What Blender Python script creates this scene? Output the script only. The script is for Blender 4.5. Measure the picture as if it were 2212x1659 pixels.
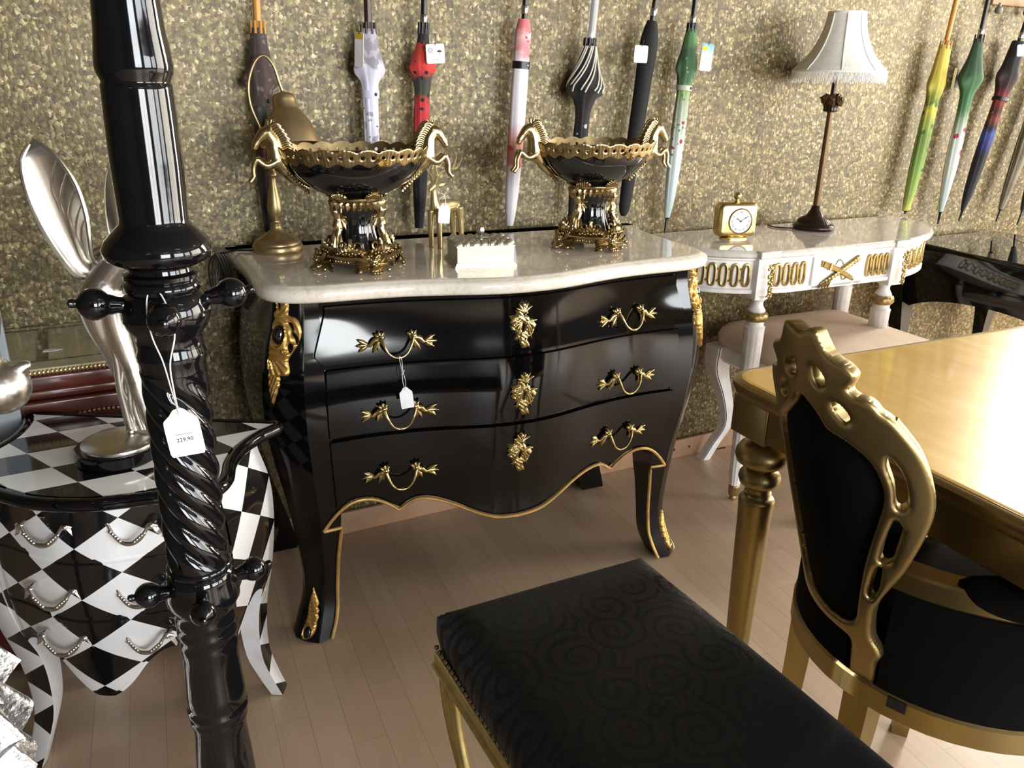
import bpy, bmesh, math, random
import numpy as np
from math import pi, sin, cos, sqrt, radians, exp
from mathutils import Vector, Matrix, noise

random.seed(7)
for _o in list(bpy.data.objects):
    bpy.data.objects.remove(_o, do_unlink=True)
SC = bpy.context.scene
COL = SC.collection

# ---------------------------------------------------------------- camera
cam = bpy.data.cameras.new('camera')
cam.sensor_width = 36.0
cam.lens = 1790.0 / 2212.0 * 36.0
cam.clip_start = 0.02
camo = bpy.data.objects.new('camera', cam)
COL.objects.link(camo)
_R = Vector((0.88716703, -0.46107178, 0.01864037))
_U = Vector((0.145729, 0.3182736, 0.936731))
_F = Vector((0.43783297, 0.82832043, -0.34955338))
camo.matrix_world = Matrix(((_R.x, _U.x, -_F.x, 0.0), (_R.y, _U.y, -_F.y, 0.0),
                            (_R.z, _U.z, -_F.z, 1.25), (0, 0, 0, 1)))
SC.camera = camo
SC.view_settings.view_transform = 'Standard'
SC.view_settings.look = 'None'
SC.view_settings.gamma = 1.0
SC.view_settings.exposure = 1.15
SC.view_settings.use_curve_mapping = False
SC.cycles.max_bounces = 8
SC.cycles.sample_clamp_indirect = 6.0

# ---------------------------------------------------------------- daylight and shop lamps
world = bpy.data.worlds.new('world')
SC.world = world
world.use_nodes = True
_nt = world.node_tree
_bg = _nt.nodes['Background']
_sky = _nt.nodes.new('ShaderNodeTexSky')
_sky.sky_type = 'NISHITA'
_sky.sun_disc = False
_sky.sun_elevation = radians(38)
_sky.sun_rotation = radians(60)
_nt.links.new(_sky.outputs[0], _bg.inputs[0])
_bg.inputs[1].default_value = 0.12

def area(name, loc, target, sx, sy, power, color, spread=180):
    l = bpy.data.lights.new(name, 'AREA')
    l.shape = 'RECTANGLE'
    l.size, l.size_y = sx, sy
    l.energy = power
    l.color = color
    l.spread = radians(spread)
    o = bpy.data.objects.new(name, l)
    COL.objects.link(o)
    o.location = loc
    d = Vector(target) - Vector(loc)
    o.rotation_euler = d.to_track_quat('-Z', 'Y').to_euler()
    return o

# daylight through the shop windows (placed in the window openings)
area('window_daylight_back', (4.49, 2.12, 1.45), (3.6, 0, 0.7), 1.3, 1.9, 120, (1.0, 0.93, 0.82))
area('window_daylight_side', (5.38, -0.45, 1.45), (0, -0.45, 1.1), 2.5, 1.9, 85, (1.0, 0.92, 0.80))
area('window_daylight_side_front', (5.38, -3.05, 1.45), (0, -2.5, 1.1), 1.5, 1.9, 45, (0.93, 0.97, 1.0))
area('window_daylight_front', (0.75, -3.88, 1.5), (0.4, 2, 0.7), 1.5, 1.8, 85, (0.95, 0.98, 1.0))
area('window_daylight_front_right', (3.45, -3.88, 1.45), (2.4, 2, 0.9), 2.2, 1.9, 90, (0.95, 0.98, 1.0))
# ---------------------------------------------------------------- helpers
def lin(c):
    return c / 12.92 if c <= 0.04045 else ((c + 0.055) / 1.055) ** 2.4
def hx(s):
    return tuple(lin(int(s[i:i + 2], 16) / 255.0) for i in (0, 2, 4)) + (1.0,)

class NT:
    """small node-tree writer"""
    def __init__(self, name):
        self.m = bpy.data.materials.new(name)
        self.m.use_nodes = True
        self.t = self.m.node_tree
        self.b = self.t.nodes['Principled BSDF']
    def n(self, typ, **kw):
        nd = self.t.nodes.new(typ)
        for k, v in kw.items():
            if k.startswith('i_'):
                nd.inputs[int(k[2:])].default_value = v
            else:
                setattr(nd, k, v)
        return nd
    def l(self, a, b):
        self.t.links.new(a, b)
    def set(self, **kw):
        for k, v in kw.items():
            self.b.inputs[k.replace('_', ' ')].default_value = v
    def math(self, op, a, b=None, c=None):
        nd = self.n('ShaderNodeMath', operation=op)
        for i, v in enumerate((a, b, c)):
            if v is None:
                continue
            if isinstance(v, (int, float)):
                nd.inputs[i].default_value = v
            else:
                self.l(v, nd.inputs[i])
        return nd.outputs[0]
    def mix(self, fac, a, b, blend='MIX'):
        nd = self.n('ShaderNodeMix', data_type='RGBA', blend_type=blend)
        for i, v in ((0, fac), (6, a), (7, b)):
            if isinstance(v, (int, float)) or isinstance(v, tuple):
                nd.inputs[i].default_value = v
            else:
                self.l(v, nd.inputs[i])
        return nd.outputs[2]
    def ramp(self, fac, stops, interp='LINEAR'):
        nd = self.n('ShaderNodeValToRGB')
        cr = nd.color_ramp
        cr.interpolation = interp
        while len(cr.elements) < len(stops):
            cr.elements.new(0.5)
        for e, (p, c) in zip(cr.elements, stops):
            e.position = p
            e.color = c if len(c) == 4 else tuple(c) + (1,)
        self.l(fac, nd.inputs[0])
        return nd.outputs[0]
    def coord(self, which='Object', scale=None):
        tc = self.n('ShaderNodeTexCoord')
        if scale is None:
            return tc.outputs[which]
        mp = self.n('ShaderNodeMapping')
        mp.inputs['Scale'].default_value = scale
        self.l(tc.outputs[which], mp.inputs[0])
        return mp.outputs[0]
    def noise(self, vec, scale, detail=3, rough=0.55, dist=0.0):
        nd = self.n('ShaderNodeTexNoise')
        self.l(vec, nd.inputs['Vector'])
        nd.inputs['Scale'].default_value = scale
        nd.inputs['Detail'].default_value = detail
        nd.inputs['Roughness'].default_value = rough
        nd.inputs['Distortion'].default_value = dist
        return nd.outputs
    def bump(self, height, strength=0.2, dist=0.002):
        nd = self.n('ShaderNodeBump')
        nd.inputs['Strength'].default_value = strength
        nd.inputs['Distance'].default_value = dist
        self.l(height, nd.inputs['Height'])
        self.l(nd.outputs[0], self.b.inputs['Normal'])

def simple(name, col, rough=0.5, metal=0.0, coat=0.0, bump=None, spec=None, var=None):
    """procedural material: base colour broken up by noise, optional fine bump"""
    k = NT(name)
    c = hx(col) if isinstance(col, str) else col
    co = k.coord('Object')
    nz = k.noise(co, 24.0 if var is None else var[0], 4)
    amt = 0.10 if var is None else var[1]
    dark = tuple(x * (1 - amt) for x in c[:3]) + (1,)
    light = tuple(min(1, x * (1 + amt)) for x in c[:3]) + (1,)
    k.l(k.ramp(nz[0], [(0.3, dark), (0.7, light)]), k.b.inputs['Base Color'])
    k.set(Roughness=rough, Metallic=metal, Coat_Weight=coat)
    if coat:
        k.set(Coat_Roughness=0.04)
    if spec is not None:
        k.b.inputs['Specular IOR Level'].default_value = spec
    if bump:
        k.bump(k.noise(co, bump[0], 3)[0], bump[1], bump[2] if len(bump) > 2 else 0.002)
    return k.m

def mesh_obj(name, me, mat, parent=None, smooth=True, angle=40):
    if isinstance(mat, (list, tuple)):
        for m in mat:
            me.materials.append(m)
    elif mat is not None:
        me.materials.append(mat)
    if smooth:
        me.shade_smooth()
        if angle < 180:
            me.set_sharp_from_angle(angle=radians(angle))
    o = bpy.data.objects.new(name, me)
    COL.objects.link(o)
    if parent is not None:
        o.parent = parent
    return o

def cr(pts, n=6, closed=False):
    """Catmull-Rom through points (any dimension)"""
    P = [np.array(p, float) for p in pts]
    out = []
    m = len(P)
    segs = m if closed else m - 1
    for i in range(segs):
        if closed:
            a, b, c, d = P[(i - 1) % m], P[i], P[(i + 1) % m], P[(i + 2) % m]
        else:
            a, b, c, d = P[max(i - 1, 0)], P[i], P[i + 1], P[min(i + 2, m - 1)]
        for k in range(n):
            t = k / n
            out.append(0.5 * ((2 * b) + (-a + c) * t + (2 * a - 5 * b + 4 * c - d) * t * t + (-a + 3 * b - 3 * c + d) * t ** 3))
    if not closed:
        out.append(P[-1])
    return out

class MB:
    def __init__(self):
        self.v, self.f, self.mi, self.cur = [], [], [], 0
    def add(self, vs, fs):
        o = len(self.v)
        self.v.extend([tuple(float(c) for c in p) for p in vs])
        for f in fs:
            self.f.append(tuple(i + o for i in f))
            self.mi.append(self.cur)
        return self
    def mat(self, i):
        self.cur = i
        return self
    def box(self, c, s, rot=None, bev=0.0):
        x, y, z = s[0] / 2, s[1] / 2, s[2] / 2
        if bev <= 0:
            vs = [Vector((sx * x, sy * y, sz * z)) for sx in (-1, 1) for sy in (-1, 1) for sz in (-1, 1)]
            fs = [(0, 1, 3, 2), (4, 6, 7, 5), (0, 4, 5, 1), (2, 3, 7, 6), (0, 2, 6, 4), (1, 5, 7, 3)]
        else:
            bm = bmesh.new()
            bmesh.ops.create_cube(bm, size=1.0)
            for v in bm.verts:
                v.co = Vector((v.co.x * s[0], v.co.y * s[1], v.co.z * s[2]))
            bmesh.ops.bevel(bm, geom=list(bm.edges) + list(bm.verts), offset=bev, segments=3, affect='EDGES', profile=0.5)
            bm.verts.index_update()
            vs = [v.co.copy() for v in bm.verts]
            fs = [tuple(v.index for v in f.verts) for f in bm.faces]
            bm.free()
        if rot is not None:
            vs = [rot @ v for v in vs]
        cc = Vector(c)
        return self.add([v + cc for v in vs], fs)
    def lathe(self, prof, c=(0, 0, 0), n=32, M=None, flute=None, cap=True):
        """prof [(r,z)]; flute(theta,z,r)->r"""
        vs, fs = [], []
        for r, z in prof:
            for k in range(n):
                t = 2 * pi * k / n
                rr = flute(t, z, r) if flute else r
                vs.append(Vector((rr * cos(t), rr * sin(t), z)))
        m = len(prof)
        for i in range(m - 1):
            for k in range(n):
                k2 = (k + 1) % n
                fs.append((i * n + k, i * n + k2, (i + 1) * n + k2, (i + 1) * n + k))
        if cap:
            if prof[0][0] > 1e-6:
                fs.append(tuple(range(n - 1, -1, -1)))
            if prof[-1][0] > 1e-6:
                fs.append(tuple((m - 1) * n + k for k in range(n)))
        if M is not None:
            vs = [M @ v for v in vs]
        cc = Vector(c)
        return self.add([v + cc for v in vs], fs)
    def tube(self, pts, r, n=8, cap=True, flat=1.0, up=None, closed=False):
        P = [Vector(p) for p in pts]
        m = len(P)
        rs = [r] * m if isinstance(r, (int, float)) else [float(np.interp(i / max(1, m - 1), np.linspace(0, 1, len(r)), r)) for i in range(m)]
        vs, fs = [], []
        T0 = None
        for i in range(m):
            if closed:
                t = P[(i + 1) % m] - P[(i - 1) % m]
            else:
                t = P[min(i + 1, m - 1)] - P[max(i - 1, 0)]
            if t.length < 1e-9:
                t = Vector((0, 0, 1))
            t.normalize()
            if up is not None:
                a = Vector(up)
                a = a - t * a.dot(t)
                if a.length < 1e-4:
                    a = t.orthogonal()
            elif T0 is None:
                a = t.orthogonal()
            else:
                a = T0 - t * T0.dot(t)
                if a.length < 1e-5:
                    a = t.orthogonal()
            a.normalize()
            T0 = a
            b = t.cross(a)
            for k in range(n):
                q = 2 * pi * k / n
                vs.append(P[i] + (a * (cos(q) * flat) + b * sin(q)) * rs[i])
        for i in range(m if closed else m - 1):
            j = (i + 1) % m
            for k in range(n):
                k2 = (k + 1) % n
                fs.append((i * n + k, i * n + k2, j * n + k2, j * n + k))
        if cap and not closed:
            fs.append(tuple(range(n - 1, -1, -1)))
            fs.append(tuple((m - 1) * n + k for k in range(n)))
        return self.add(vs, fs)
    def ball(self, c, r, n=10, rot=None):
        if isinstance(r, (int, float)):
            r = (r, r, r)
        h = max(4, n // 2 + 1)
        vs, fs = [], []
        for i in range(h + 1):
            p = pi * i / h
            for k in range(n):
                t = 2 * pi * k / n
                v = Vector((r[0] * sin(p) * cos(t), r[1] * sin(p) * sin(t), -r[2] * cos(p)))
                vs.append((rot @ v if rot is not None else v) + Vector(c))
        for i in range(h):
            for k in range(n):
                k2 = (k + 1) % n
                a, b, cc, d = i * n + k, i * n + k2, (i + 1) * n + k2, (i + 1) * n + k
                if i == 0:
                    fs.append((a, cc, d))
                elif i == h - 1:
                    fs.append((a, b, d))
                else:
                    fs.append((a, b, cc, d))
        return self.add(vs, fs)
    def loft(self, secs, closed=True, caps=True):
        n = len(secs[0])
        vs = [p for s in secs for p in s]
        fs = []
        for i in range(len(secs) - 1):
            for k in range(n if closed else n - 1):
                k2 = (k + 1) % n
                fs.append((i * n + k, i * n + k2, (i + 1) * n + k2, (i + 1) * n + k))
        if caps and closed:
            fs.append(tuple(range(n - 1, -1, -1)))
            fs.append(tuple((len(secs) - 1) * n + k for k in range(n)))
        return self.add(vs, fs)
    def slab(self, outline, prof):
        """outline 2D (counter-clockwise), prof [(outset,z)]"""
        O = np.array([(p[0], p[1]) for p in outline], float)
        d = np.roll(O, -1, 0) - np.roll(O, 1, 0)
        d /= np.linalg.norm(d, axis=1)[:, None] + 1e-12
        N = np.stack([d[:, 1], -d[:, 0]], 1)
        return self.loft([[(*(O[i] + N[i] * s), z) for i in range(len(O))] for s, z in prof])
    def grid(self, fn, nu, nv, flip=False):
        vs = [fn(i / nu, j / nv) for i in range(nu + 1) for j in range(nv + 1)]
        fs = []
        for i in range(nu):
            for j in range(nv):
                a = i * (nv + 1) + j
                q = (a, a + nv + 1, a + nv + 2, a + 1)
                fs.append(q[::-1] if flip else q)
        return self.add(vs, fs)
    def leaf(self, base, tip, width, nrm, h=0.2, lobes=4, bend=0.0, n=10):
        """acanthus leaf: serrated, domed, ribbed"""
        B, T, N = Vector(base), Vector(tip), Vector(nrm).normalized()
        ax = T - B
        L = ax.length
        ax.normalize()
        S = ax.cross(N)
        vs, fs = [], []
        for i in range(n + 1):
            t = i / n
            w = width * sin(pi * min(1, t * 0.86 + 0.12)) ** 0.8 * (0.78 + 0.22 * abs(sin(pi * lobes * t))) if i < n else width * 0.02
            for j in range(-2, 3):
                u = j / 2
                z = h * width * (1 - u * u) + (0.10 * width if j == 0 else 0) + bend * L * t * t + (-0.06 * width if abs(j) == 1 else 0)
                vs.append(B + ax * (L * t - 0.12 * L * abs(u) * (1 - t)) + S * (w * u * 0.5) + N * z)
        for i in range(n):
            for j in range(4):
                a = i * 5 + j
                fs.append((a, a + 1, a + 6, a + 5))
        return self.add(vs, fs)
    def merge(self, other, fn=None):
        vs = other.v if fn is None else [fn(*p) for p in other.v]
        o = len(self.v)
        self.v.extend([tuple(float(c) for c in p) for p in vs])
        for f, m in zip(other.f, other.mi):
            self.f.append(tuple(i + o for i in f))
            self.mi.append(m)
        return self
    def map(self, fn):
        self.v = [tuple(float(c) for c in fn(*p)) for p in self.v]
        return self
    def xf(self, M):
        self.v = [tuple(M @ Vector(p)) for p in self.v]
        return self
    def mesh(self, name):
        me = bpy.data.meshes.new(name)
        me.from_pydata(self.v, [], self.f)
        me.polygons.foreach_set('material_index', self.mi)
        me.validate()
        bm = bmesh.new()
        bm.from_mesh(me)
        bmesh.ops.remove_doubles(bm, verts=bm.verts, dist=1e-6)
        bmesh.ops.recalc_face_normals(bm, faces=bm.faces)
        bm.to_mesh(me)
        bm.free()
        return me
    def build(self, name, mat, parent=None, smooth=True, angle=40):
        return mesh_obj(name, self.mesh(name), mat, parent, smooth, angle)
    def remesh(self, voxel, smooth_it=6):
        """fuse the pieces into one skin"""
        me = self.mesh('tmp')
        o = bpy.data.objects.new('tmp', me)
        COL.objects.link(o)
        r = o.modifiers.new('r', 'REMESH')
        r.mode = 'VOXEL'
        r.voxel_size = voxel
        s = o.modifiers.new('s', 'SMOOTH')
        s.iterations = smooth_it
        s.factor = 0.5
        dg = bpy.context.evaluated_depsgraph_get()
        e = o.evaluated_get(dg)
        m2 = e.to_mesh()
        vs = [tuple(v.co) for v in m2.vertices]
        fs = [tuple(p.vertices) for p in m2.polygons]
        e.to_mesh_clear()
        bpy.data.objects.remove(o, do_unlink=True)
        bpy.data.meshes.remove(me)
        out = MB()
        out.add(vs, fs)
        return out

def polydist(P, loops):
    """signed distance (inside +) and closest point for 2D points against closed loops"""
    best = np.full(len(P), 1e9)
    cp = np.zeros_like(P)
    inside = np.zeros(len(P), bool)
    for L in loops:
        A = np.array(L, float)
        B = np.roll(A, -1, 0)
        for a, b in zip(A, B):
            ab = b - a
            t = np.clip(((P - a) @ ab) / (ab @ ab + 1e-18), 0, 1)
            q = a + t[:, None] * ab
            d = ((P - q) ** 2).sum(1)
            m = d < best
            best[m] = d[m]
            cp[m] = q[m]
            c1 = (a[1] > P[:, 1]) != (b[1] > P[:, 1])
            if c1.any() and a[1] != b[1]:
                xi = a[0] + (P[:, 1] - a[1]) / (b[1] - a[1]) * ab[0]
                inside ^= c1 & (P[:, 0] < xi)
    d = np.sqrt(best)
    return np.where(inside, d, -d), cp

def plate(loops, res, t0, t1, rr, hfn=None, back=True, mb=None):
    """relief plate from closed 2D loops (holes included): pillow edges of radius rr, height t0..t0+t1"""
    mb = mb or MB()
    A = np.concatenate([np.array(l, float) for l in loops])
    lo, hi = A.min(0) - res, A.max(0) + res
    nx, ny = int((hi[0] - lo[0]) / res) + 2, int((hi[1] - lo[1]) / res) + 2
    X, Y = np.meshgrid(lo[0] + np.arange(nx) * res, lo[1] + np.arange(ny) * res, indexing='ij')
    P = np.stack([X.ravel(), Y.ravel()], 1)
    d, cp = polydist(P, loops)
    ins = (d > 0).reshape(nx, ny)
    cell = ins[:-1, :-1] | ins[1:, :-1] | ins[:-1, 1:] | ins[1:, 1:]
    P = np.where((d < res * 0.28)[:, None], cp, P)
    d = np.maximum(np.where(d < res * 0.28, 0, d), 0)
    u = np.minimum(d / rr, 1)
    H = t0 + t1 * np.sqrt(np.maximum(0, 1 - (1 - u) ** 2))
    if hfn is not None:
        H = H + np.array([hfn(x, y, dd) for (x, y), dd in zip(P, d)]) * np.minimum(d / (rr * 0.6), 1)
    idx = {}
    vs = []
    def vid(i, j):
        k = i * ny + j
        if k not in idx:
            idx[k] = len(vs)
            vs.append((P[k][0], P[k][1], H[k]))
        return idx[k]
    fs = []
    edges = {}
    for i, j in zip(*np.nonzero(cell)):
        q = (vid(i, j), vid(i + 1, j), vid(i + 1, j + 1), vid(i, j + 1))
        fs.append(q)
        for a, b in zip(q, q[1:] + q[:1]):
            if (b, a) in edges:
                del edges[(b, a)]
            else:
                edges[(a, b)] = 1
    if back:
        m = len(vs)
        vs2 = [(x, y, 0.0) for x, y, z in vs]
        allv = vs + vs2
        fs += [tuple(i + m for i in q[::-1]) for q in fs]
        fs += [(b, a, a + m, b + m) for (a, b) in edges]
        mb.add(allv, fs)
    else:
        mb.add(vs, fs)
    return mb

def empty(name, loc, rz=0.0):
    o = bpy.data.objects.new(name, None)
    o.empty_display_size = 0.05
    COL.objects.link(o)
    o.location = loc
    o.rotation_euler = (0, 0, rz)
    return o
def tag(o, label, cat, group=None):
    o['label'] = label
    o['category'] = cat
    if group:
        o['group'] = group
    return o
def thing(name, label, cat, loc, rz=0.0, group=None):
    return tag(empty(name, loc, rz), label, cat, group)
def struct(o):
    o['kind'] = 'structure'
    return o
def dup(root, loc, rz=None):
    def rec(o, par):
        c = o.copy()
        COL.objects.link(c)
        if par is not None:
            c.parent = par
        for ch in list(o.children):
            rec(ch, c)
        return c
    r = rec(root, None)
    r.location = loc
    if rz is not None:
        r.rotation_euler = (0, 0, rz)
    return r
def text_mb(s, size, extrude=0.0002, align='CENTER', rot=0.0, at=(0, 0)):
    """flat lettering in the local x/y plane, z up from the surface"""
    c = bpy.data.curves.new('t', 'FONT')
    c.body = s
    c.size = size
    c.extrude = extrude
    c.align_x = align
    c.align_y = 'CENTER'
    c.resolution_u = 2
    o = bpy.data.objects.new('t', c)
    COL.objects.link(o)
    dg = bpy.context.evaluated_depsgraph_get()
    e = o.evaluated_get(dg)
    me = e.to_mesh()
    mb = MB()
    R = Matrix.Rotation(rot, 4, 'Z')
    mb.add([R @ v.co + Vector((at[0], at[1], 0)) for v in me.vertices], [tuple(p.vertices) for p in me.polygons])
    e.to_mesh_clear()
    bpy.data.objects.remove(o, do_unlink=True)
    bpy.data.curves.remove(c)
    return mb
def interp(x, pts):
    return float(np.interp(x, [p[0] for p in pts], [p[1] for p in pts]))
def sinterp(x, pts):
    """smooth interpolation through (x,y) control points"""
    xs = [p[0] for p in pts]
    i = max(0, min(len(xs) - 2, int(np.searchsorted(xs, x)) - 1))
    a, b = pts[i], pts[i + 1]
    h = b[0] - a[0]
    def sl(k):
        if k <= 0 or k >= len(pts) - 1:
            kk = 0 if k <= 0 else len(pts) - 2
            return (pts[kk + 1][1] - pts[kk][1]) / (pts[kk + 1][0] - pts[kk][0])
        return (pts[k + 1][1] - pts[k - 1][1]) / (pts[k + 1][0] - pts[k - 1][0])
    t = max(0, min(1, (x - a[0]) / h))
    return ((2 * t**3 - 3 * t**2 + 1) * a[1] + (t**3 - 2 * t**2 + t) * h * sl(i) + (-2 * t**3 + 3 * t**2) * b[1] + (t**3 - t**2) * h * sl(i + 1))

# ---------------------------------------------------------------- shared materials
def gold(name, col, rough, metal=1.0, bump=(60, 0.25, 0.002), amt=0.25):
    k = NT(name)
    c = hx(col)
    co = k.coord('Object')
    nz = k.noise(co, 40, 4)
    k.l(k.ramp(nz[0], [(0.3, tuple(x * (1 - amt) for x in c[:3]) + (1,)), (0.7, tuple(min(1, x * (1 + amt)) for x in c[:3]) + (1,))]), k.b.inputs['Base Color'])
    k.set(Metallic=metal, Roughness=rough)
    if bump:
        k.bump(k.noise(co, bump[0], 3)[0], bump[1], bump[2])
    return k.m
M_LACQ = simple('black_lacquer', (0.0025, 0.0025, 0.0032, 1), 0.07, 0, 0.0)
M_LACQ_POST = simple('black_gloss_paint', (0.004, 0.004, 0.005, 1), 0.07, 0, 0.0, bump=(30, 0.03, 0.003))
M_GILT = gold('gilded_wood', 'C29A56', 0.36, 0.75, (120, 0.3, 0.001))
M_GILT_EDGE = gold('gilt_edge', 'C9A565', 0.45, 0.5, None)
M_BRASS = gold('polished_brass', 'BEAA76', 0.2, 1.0, (200, 0.2, 0.0006))
M_ABRASS = gold('antique_brass', 'B29C74', 0.38, 0.9, (220, 0.06, 0.0005), 0.1)
M_ORMOLU = gold('ormolu', 'A8946C', 0.30, 1.0, (260, 0.35, 0.0006), 0.35)
M_SILVER = gold('silver_metal', 'D9D5CE', 0.26, 1.0, (40, 0.08, 0.002), 0.08)
M_GOLDPAINT = gold('gold_paint', 'A28E60', 0.38, 0.95, (30, 0.04, 0.001), 0.05)
M_WHITE = simple('white_lacquer', 'EDEBEA', 0.3, 0, 0.2)
M_TAG = simple('tag_card', 'F1EFF4', 0.7)
M_STRING = simple('tag_string', 'E4E0D8', 0.8)
M_BLACKSTONE = simple('black_cabochon', (0.004, 0.004, 0.005, 1), 0.06, 0, 0.6)
M_CORD = simple('black_cord', (0.006, 0.006, 0.006, 1), 0.4)

def marble(name, base, vein, rough=0.09, scale=9):
    k = NT(name)
    co = k.coord('Object')
    a = k.noise(co, scale, 6, 0.65, 1.2)
    b = k.noise(co, scale * 4.5, 5, 0.6, 0.4)
    f = k.math('MULTIPLY_ADD', b[0], 0.45, k.math('MULTIPLY', a[0], 0.6))
    k.l(k.ramp(f, [(0.36, hx(vein)), (0.52, hx(base)), (0.75, tuple(min(1, x * 1.1) for x in hx(base)[:3]) + (1,))]), k.b.inputs['Base Color'])
    k.set(Roughness=rough)
    k.b.inputs['Coat Weight'].default_value = 0.4
    k.b.inputs['Coat Roughness'].default_value = 0.03
    return k.m
M_MARBLE = marble('cream_marble', 'DED5C8', 'C8BDAE', 0.07, 22)

def price_tag(parent_name, label, loc, rz, w, h, tilt=0.0, string=None, text=None, txt_size=0.006, lean=0.0):
    """card price tag: rounded shoulders, punched hole, string loop; loc is the hole"""
    t = thing(parent_name, label, 'price tag', loc, rz)
    t.rotation_euler = (radians(90) + lean, tilt, rz)
    x = w / 2
    out = cr([(-x, -h * 0.80), (-x, -h * 0.2), (-x * 0.92, -h * 0.08)], 4) + cr([(-x * 0.55, h * 0.02), (-x * 0.25, h * 0.13), (x * 0.25, h * 0.13), (x * 0.55, h * 0.02)], 4) + cr([(x * 0.92, -h * 0.08), (x, -h * 0.2), (x, -h * 0.80)], 4) + [np.array((x * 0.9, -h * 0.87)), np.array((-x * 0.9, -h * 0.87))]
    out = out[::-1]
    hole = [(0.055 * w * cos(a), 0.055 * w * sin(a)) for a in np.linspace(0, 2 * pi, 10, endpoint=False)]
    mb = plate([out, hole], w / 16, 0.0007, 0.0, 0.001)
    mb.build('card', M_TAG, t, smooth=False)
    if text:
        tm = text_mb(text, txt_size, 0.0001, at=(0, -h * 0.52))
        tm.map(lambda a, b, c: (a, b, c + 0.0009))
        tm.build('printed_price', simple('tag_print', '2A2A2E', 0.7), t, smooth=False)
        l = MB().box((0, -h * 0.40, 0.0009), (w * 0.48, 0.0004, 0.0002))
        l.build('printed_line', simple('tag_line', '77777C', 0.7), t, smooth=False)
    if string:
        s = MB()
        for path in string:
            s.tube(cr(path, 6), 0.0006 if w < 0.05 else 0.0008, 5)
        s.build('string', M_STRING, t)
    return t
# ---------------------------------------------------------------- room shell
WY = 2.08                       # back wall plane
X0, X1, Y0, ZC = -2.4, 5.4, -3.9, 2.75

def wallpaper_mat():
    k = NT('leaf_wallpaper')
    co = k.coord('Object')
    # wobble the cells so that they read as overlapping pointed leaves
    nz = k.noise(co, 85, 2)
    v0 = k.n('ShaderNodeVectorMath', operation='MULTIPLY_ADD')
    k.l(nz[1], v0.inputs[0])
    v0.inputs[1].default_value = (0.008, 0.008, 0.008)
    k.l(co, v0.inputs[2])
    def cells(scale, off, rnd=1.0):
        mp = k.n('ShaderNodeMapping')
        mp.inputs['Location'].default_value = off
        mp.inputs['Scale'].default_value = (scale, scale, scale * 0.9)
        k.l(v0.outputs[0], mp.inputs[0])
        v = k.n('ShaderNodeTexVoronoi', feature='F1', distance='MINKOWSKI')
        v.inputs['Scale'].default_value = 1.0
        v.inputs['Exponent'].default_value = 1.1
        v.inputs['Randomness'].default_value = rnd
        k.l(mp.outputs[0], v.inputs['Vector'])
        sp = k.n('ShaderNodeSeparateColor')
        k.l(v.outputs['Color'], sp.inputs[0])
        # direction inside the cell shades each leaf from root to point
        df = k.n('ShaderNodeVectorMath', operation='SUBTRACT')
        k.l(mp.outputs[0], df.inputs[0])
        k.l(v.outputs['Position'], df.inputs[1])
        dt = k.n('ShaderNodeVectorMath', operation='DOT_PRODUCT')
        k.l(df.outputs[0], dt.inputs[0])
        rd = k.n('ShaderNodeVectorMath', operation='SUBTRACT')
        k.l(v.outputs['Color'], rd.inputs[0])
        rd.inputs[1].default_value = (0.5, 0.5, 0.5)
        k.l(rd.outputs[0], dt.inputs[1])
        return v.outputs['Distance'], sp.outputs[0], sp.outputs[1], dt.outputs['Value']
    d1, r1, g1, s1 = cells(88, (0, 0, 0))
    d2, r2, g2, s2 = cells(104, (3.3, 1.7, 5.1))
    stops = [(0.0, hx('3B331B')), (0.22, hx('5E512F')), (0.45, hx('7B6D43')), (0.68, hx('948559')), (0.86, hx('B3A376')), (1.0, hx('E0D1A6'))]
    c1 = k.ramp(k.math('MULTIPLY_ADD', s1, 0.75, r1), stops)
    c2 = k.ramp(k.math('MULTIPLY_ADD', s2, 0.75, r2), stops)
    top = k.math('GREATER_THAN', k.math('MULTIPLY_ADD', g1, 0.5, k.math('SUBTRACT', d2, d1)), 0.22)
    col = k.mix(top, c2, c1)
    edge = k.math('ADD', k.math('MULTIPLY', top, d2), k.math('MULTIPLY', k.math('SUBTRACT', 1.0, top), d1))
    col = k.mix(1.0, col, k.ramp(edge, [(0.42, (1, 1, 1)), (0.66, (0.42, 0.40, 0.36))]), 'MULTIPLY')
    big = k.noise(co, 1.3, 2)
    k.l(k.mix(k.math('MULTIPLY', big[0], 0.25), col, hx('9C8656')), k.b.inputs['Base Color'])
    k.set(Roughness=0.42, Metallic=0.25)
    hgt = k.math('MULTIPLY_ADD', top, 0.5, k.math('SUBTRACT', 1.0, d1))
    k.bump(hgt, 0.18, 0.002)
    return k.m
M_PAPER = wallpaper_mat()
M_PLASTER = simple('dark_shop_wall', '38332E', 0.8)
M_CEIL = simple('ceiling_paint', '55514B', 0.9)

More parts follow.
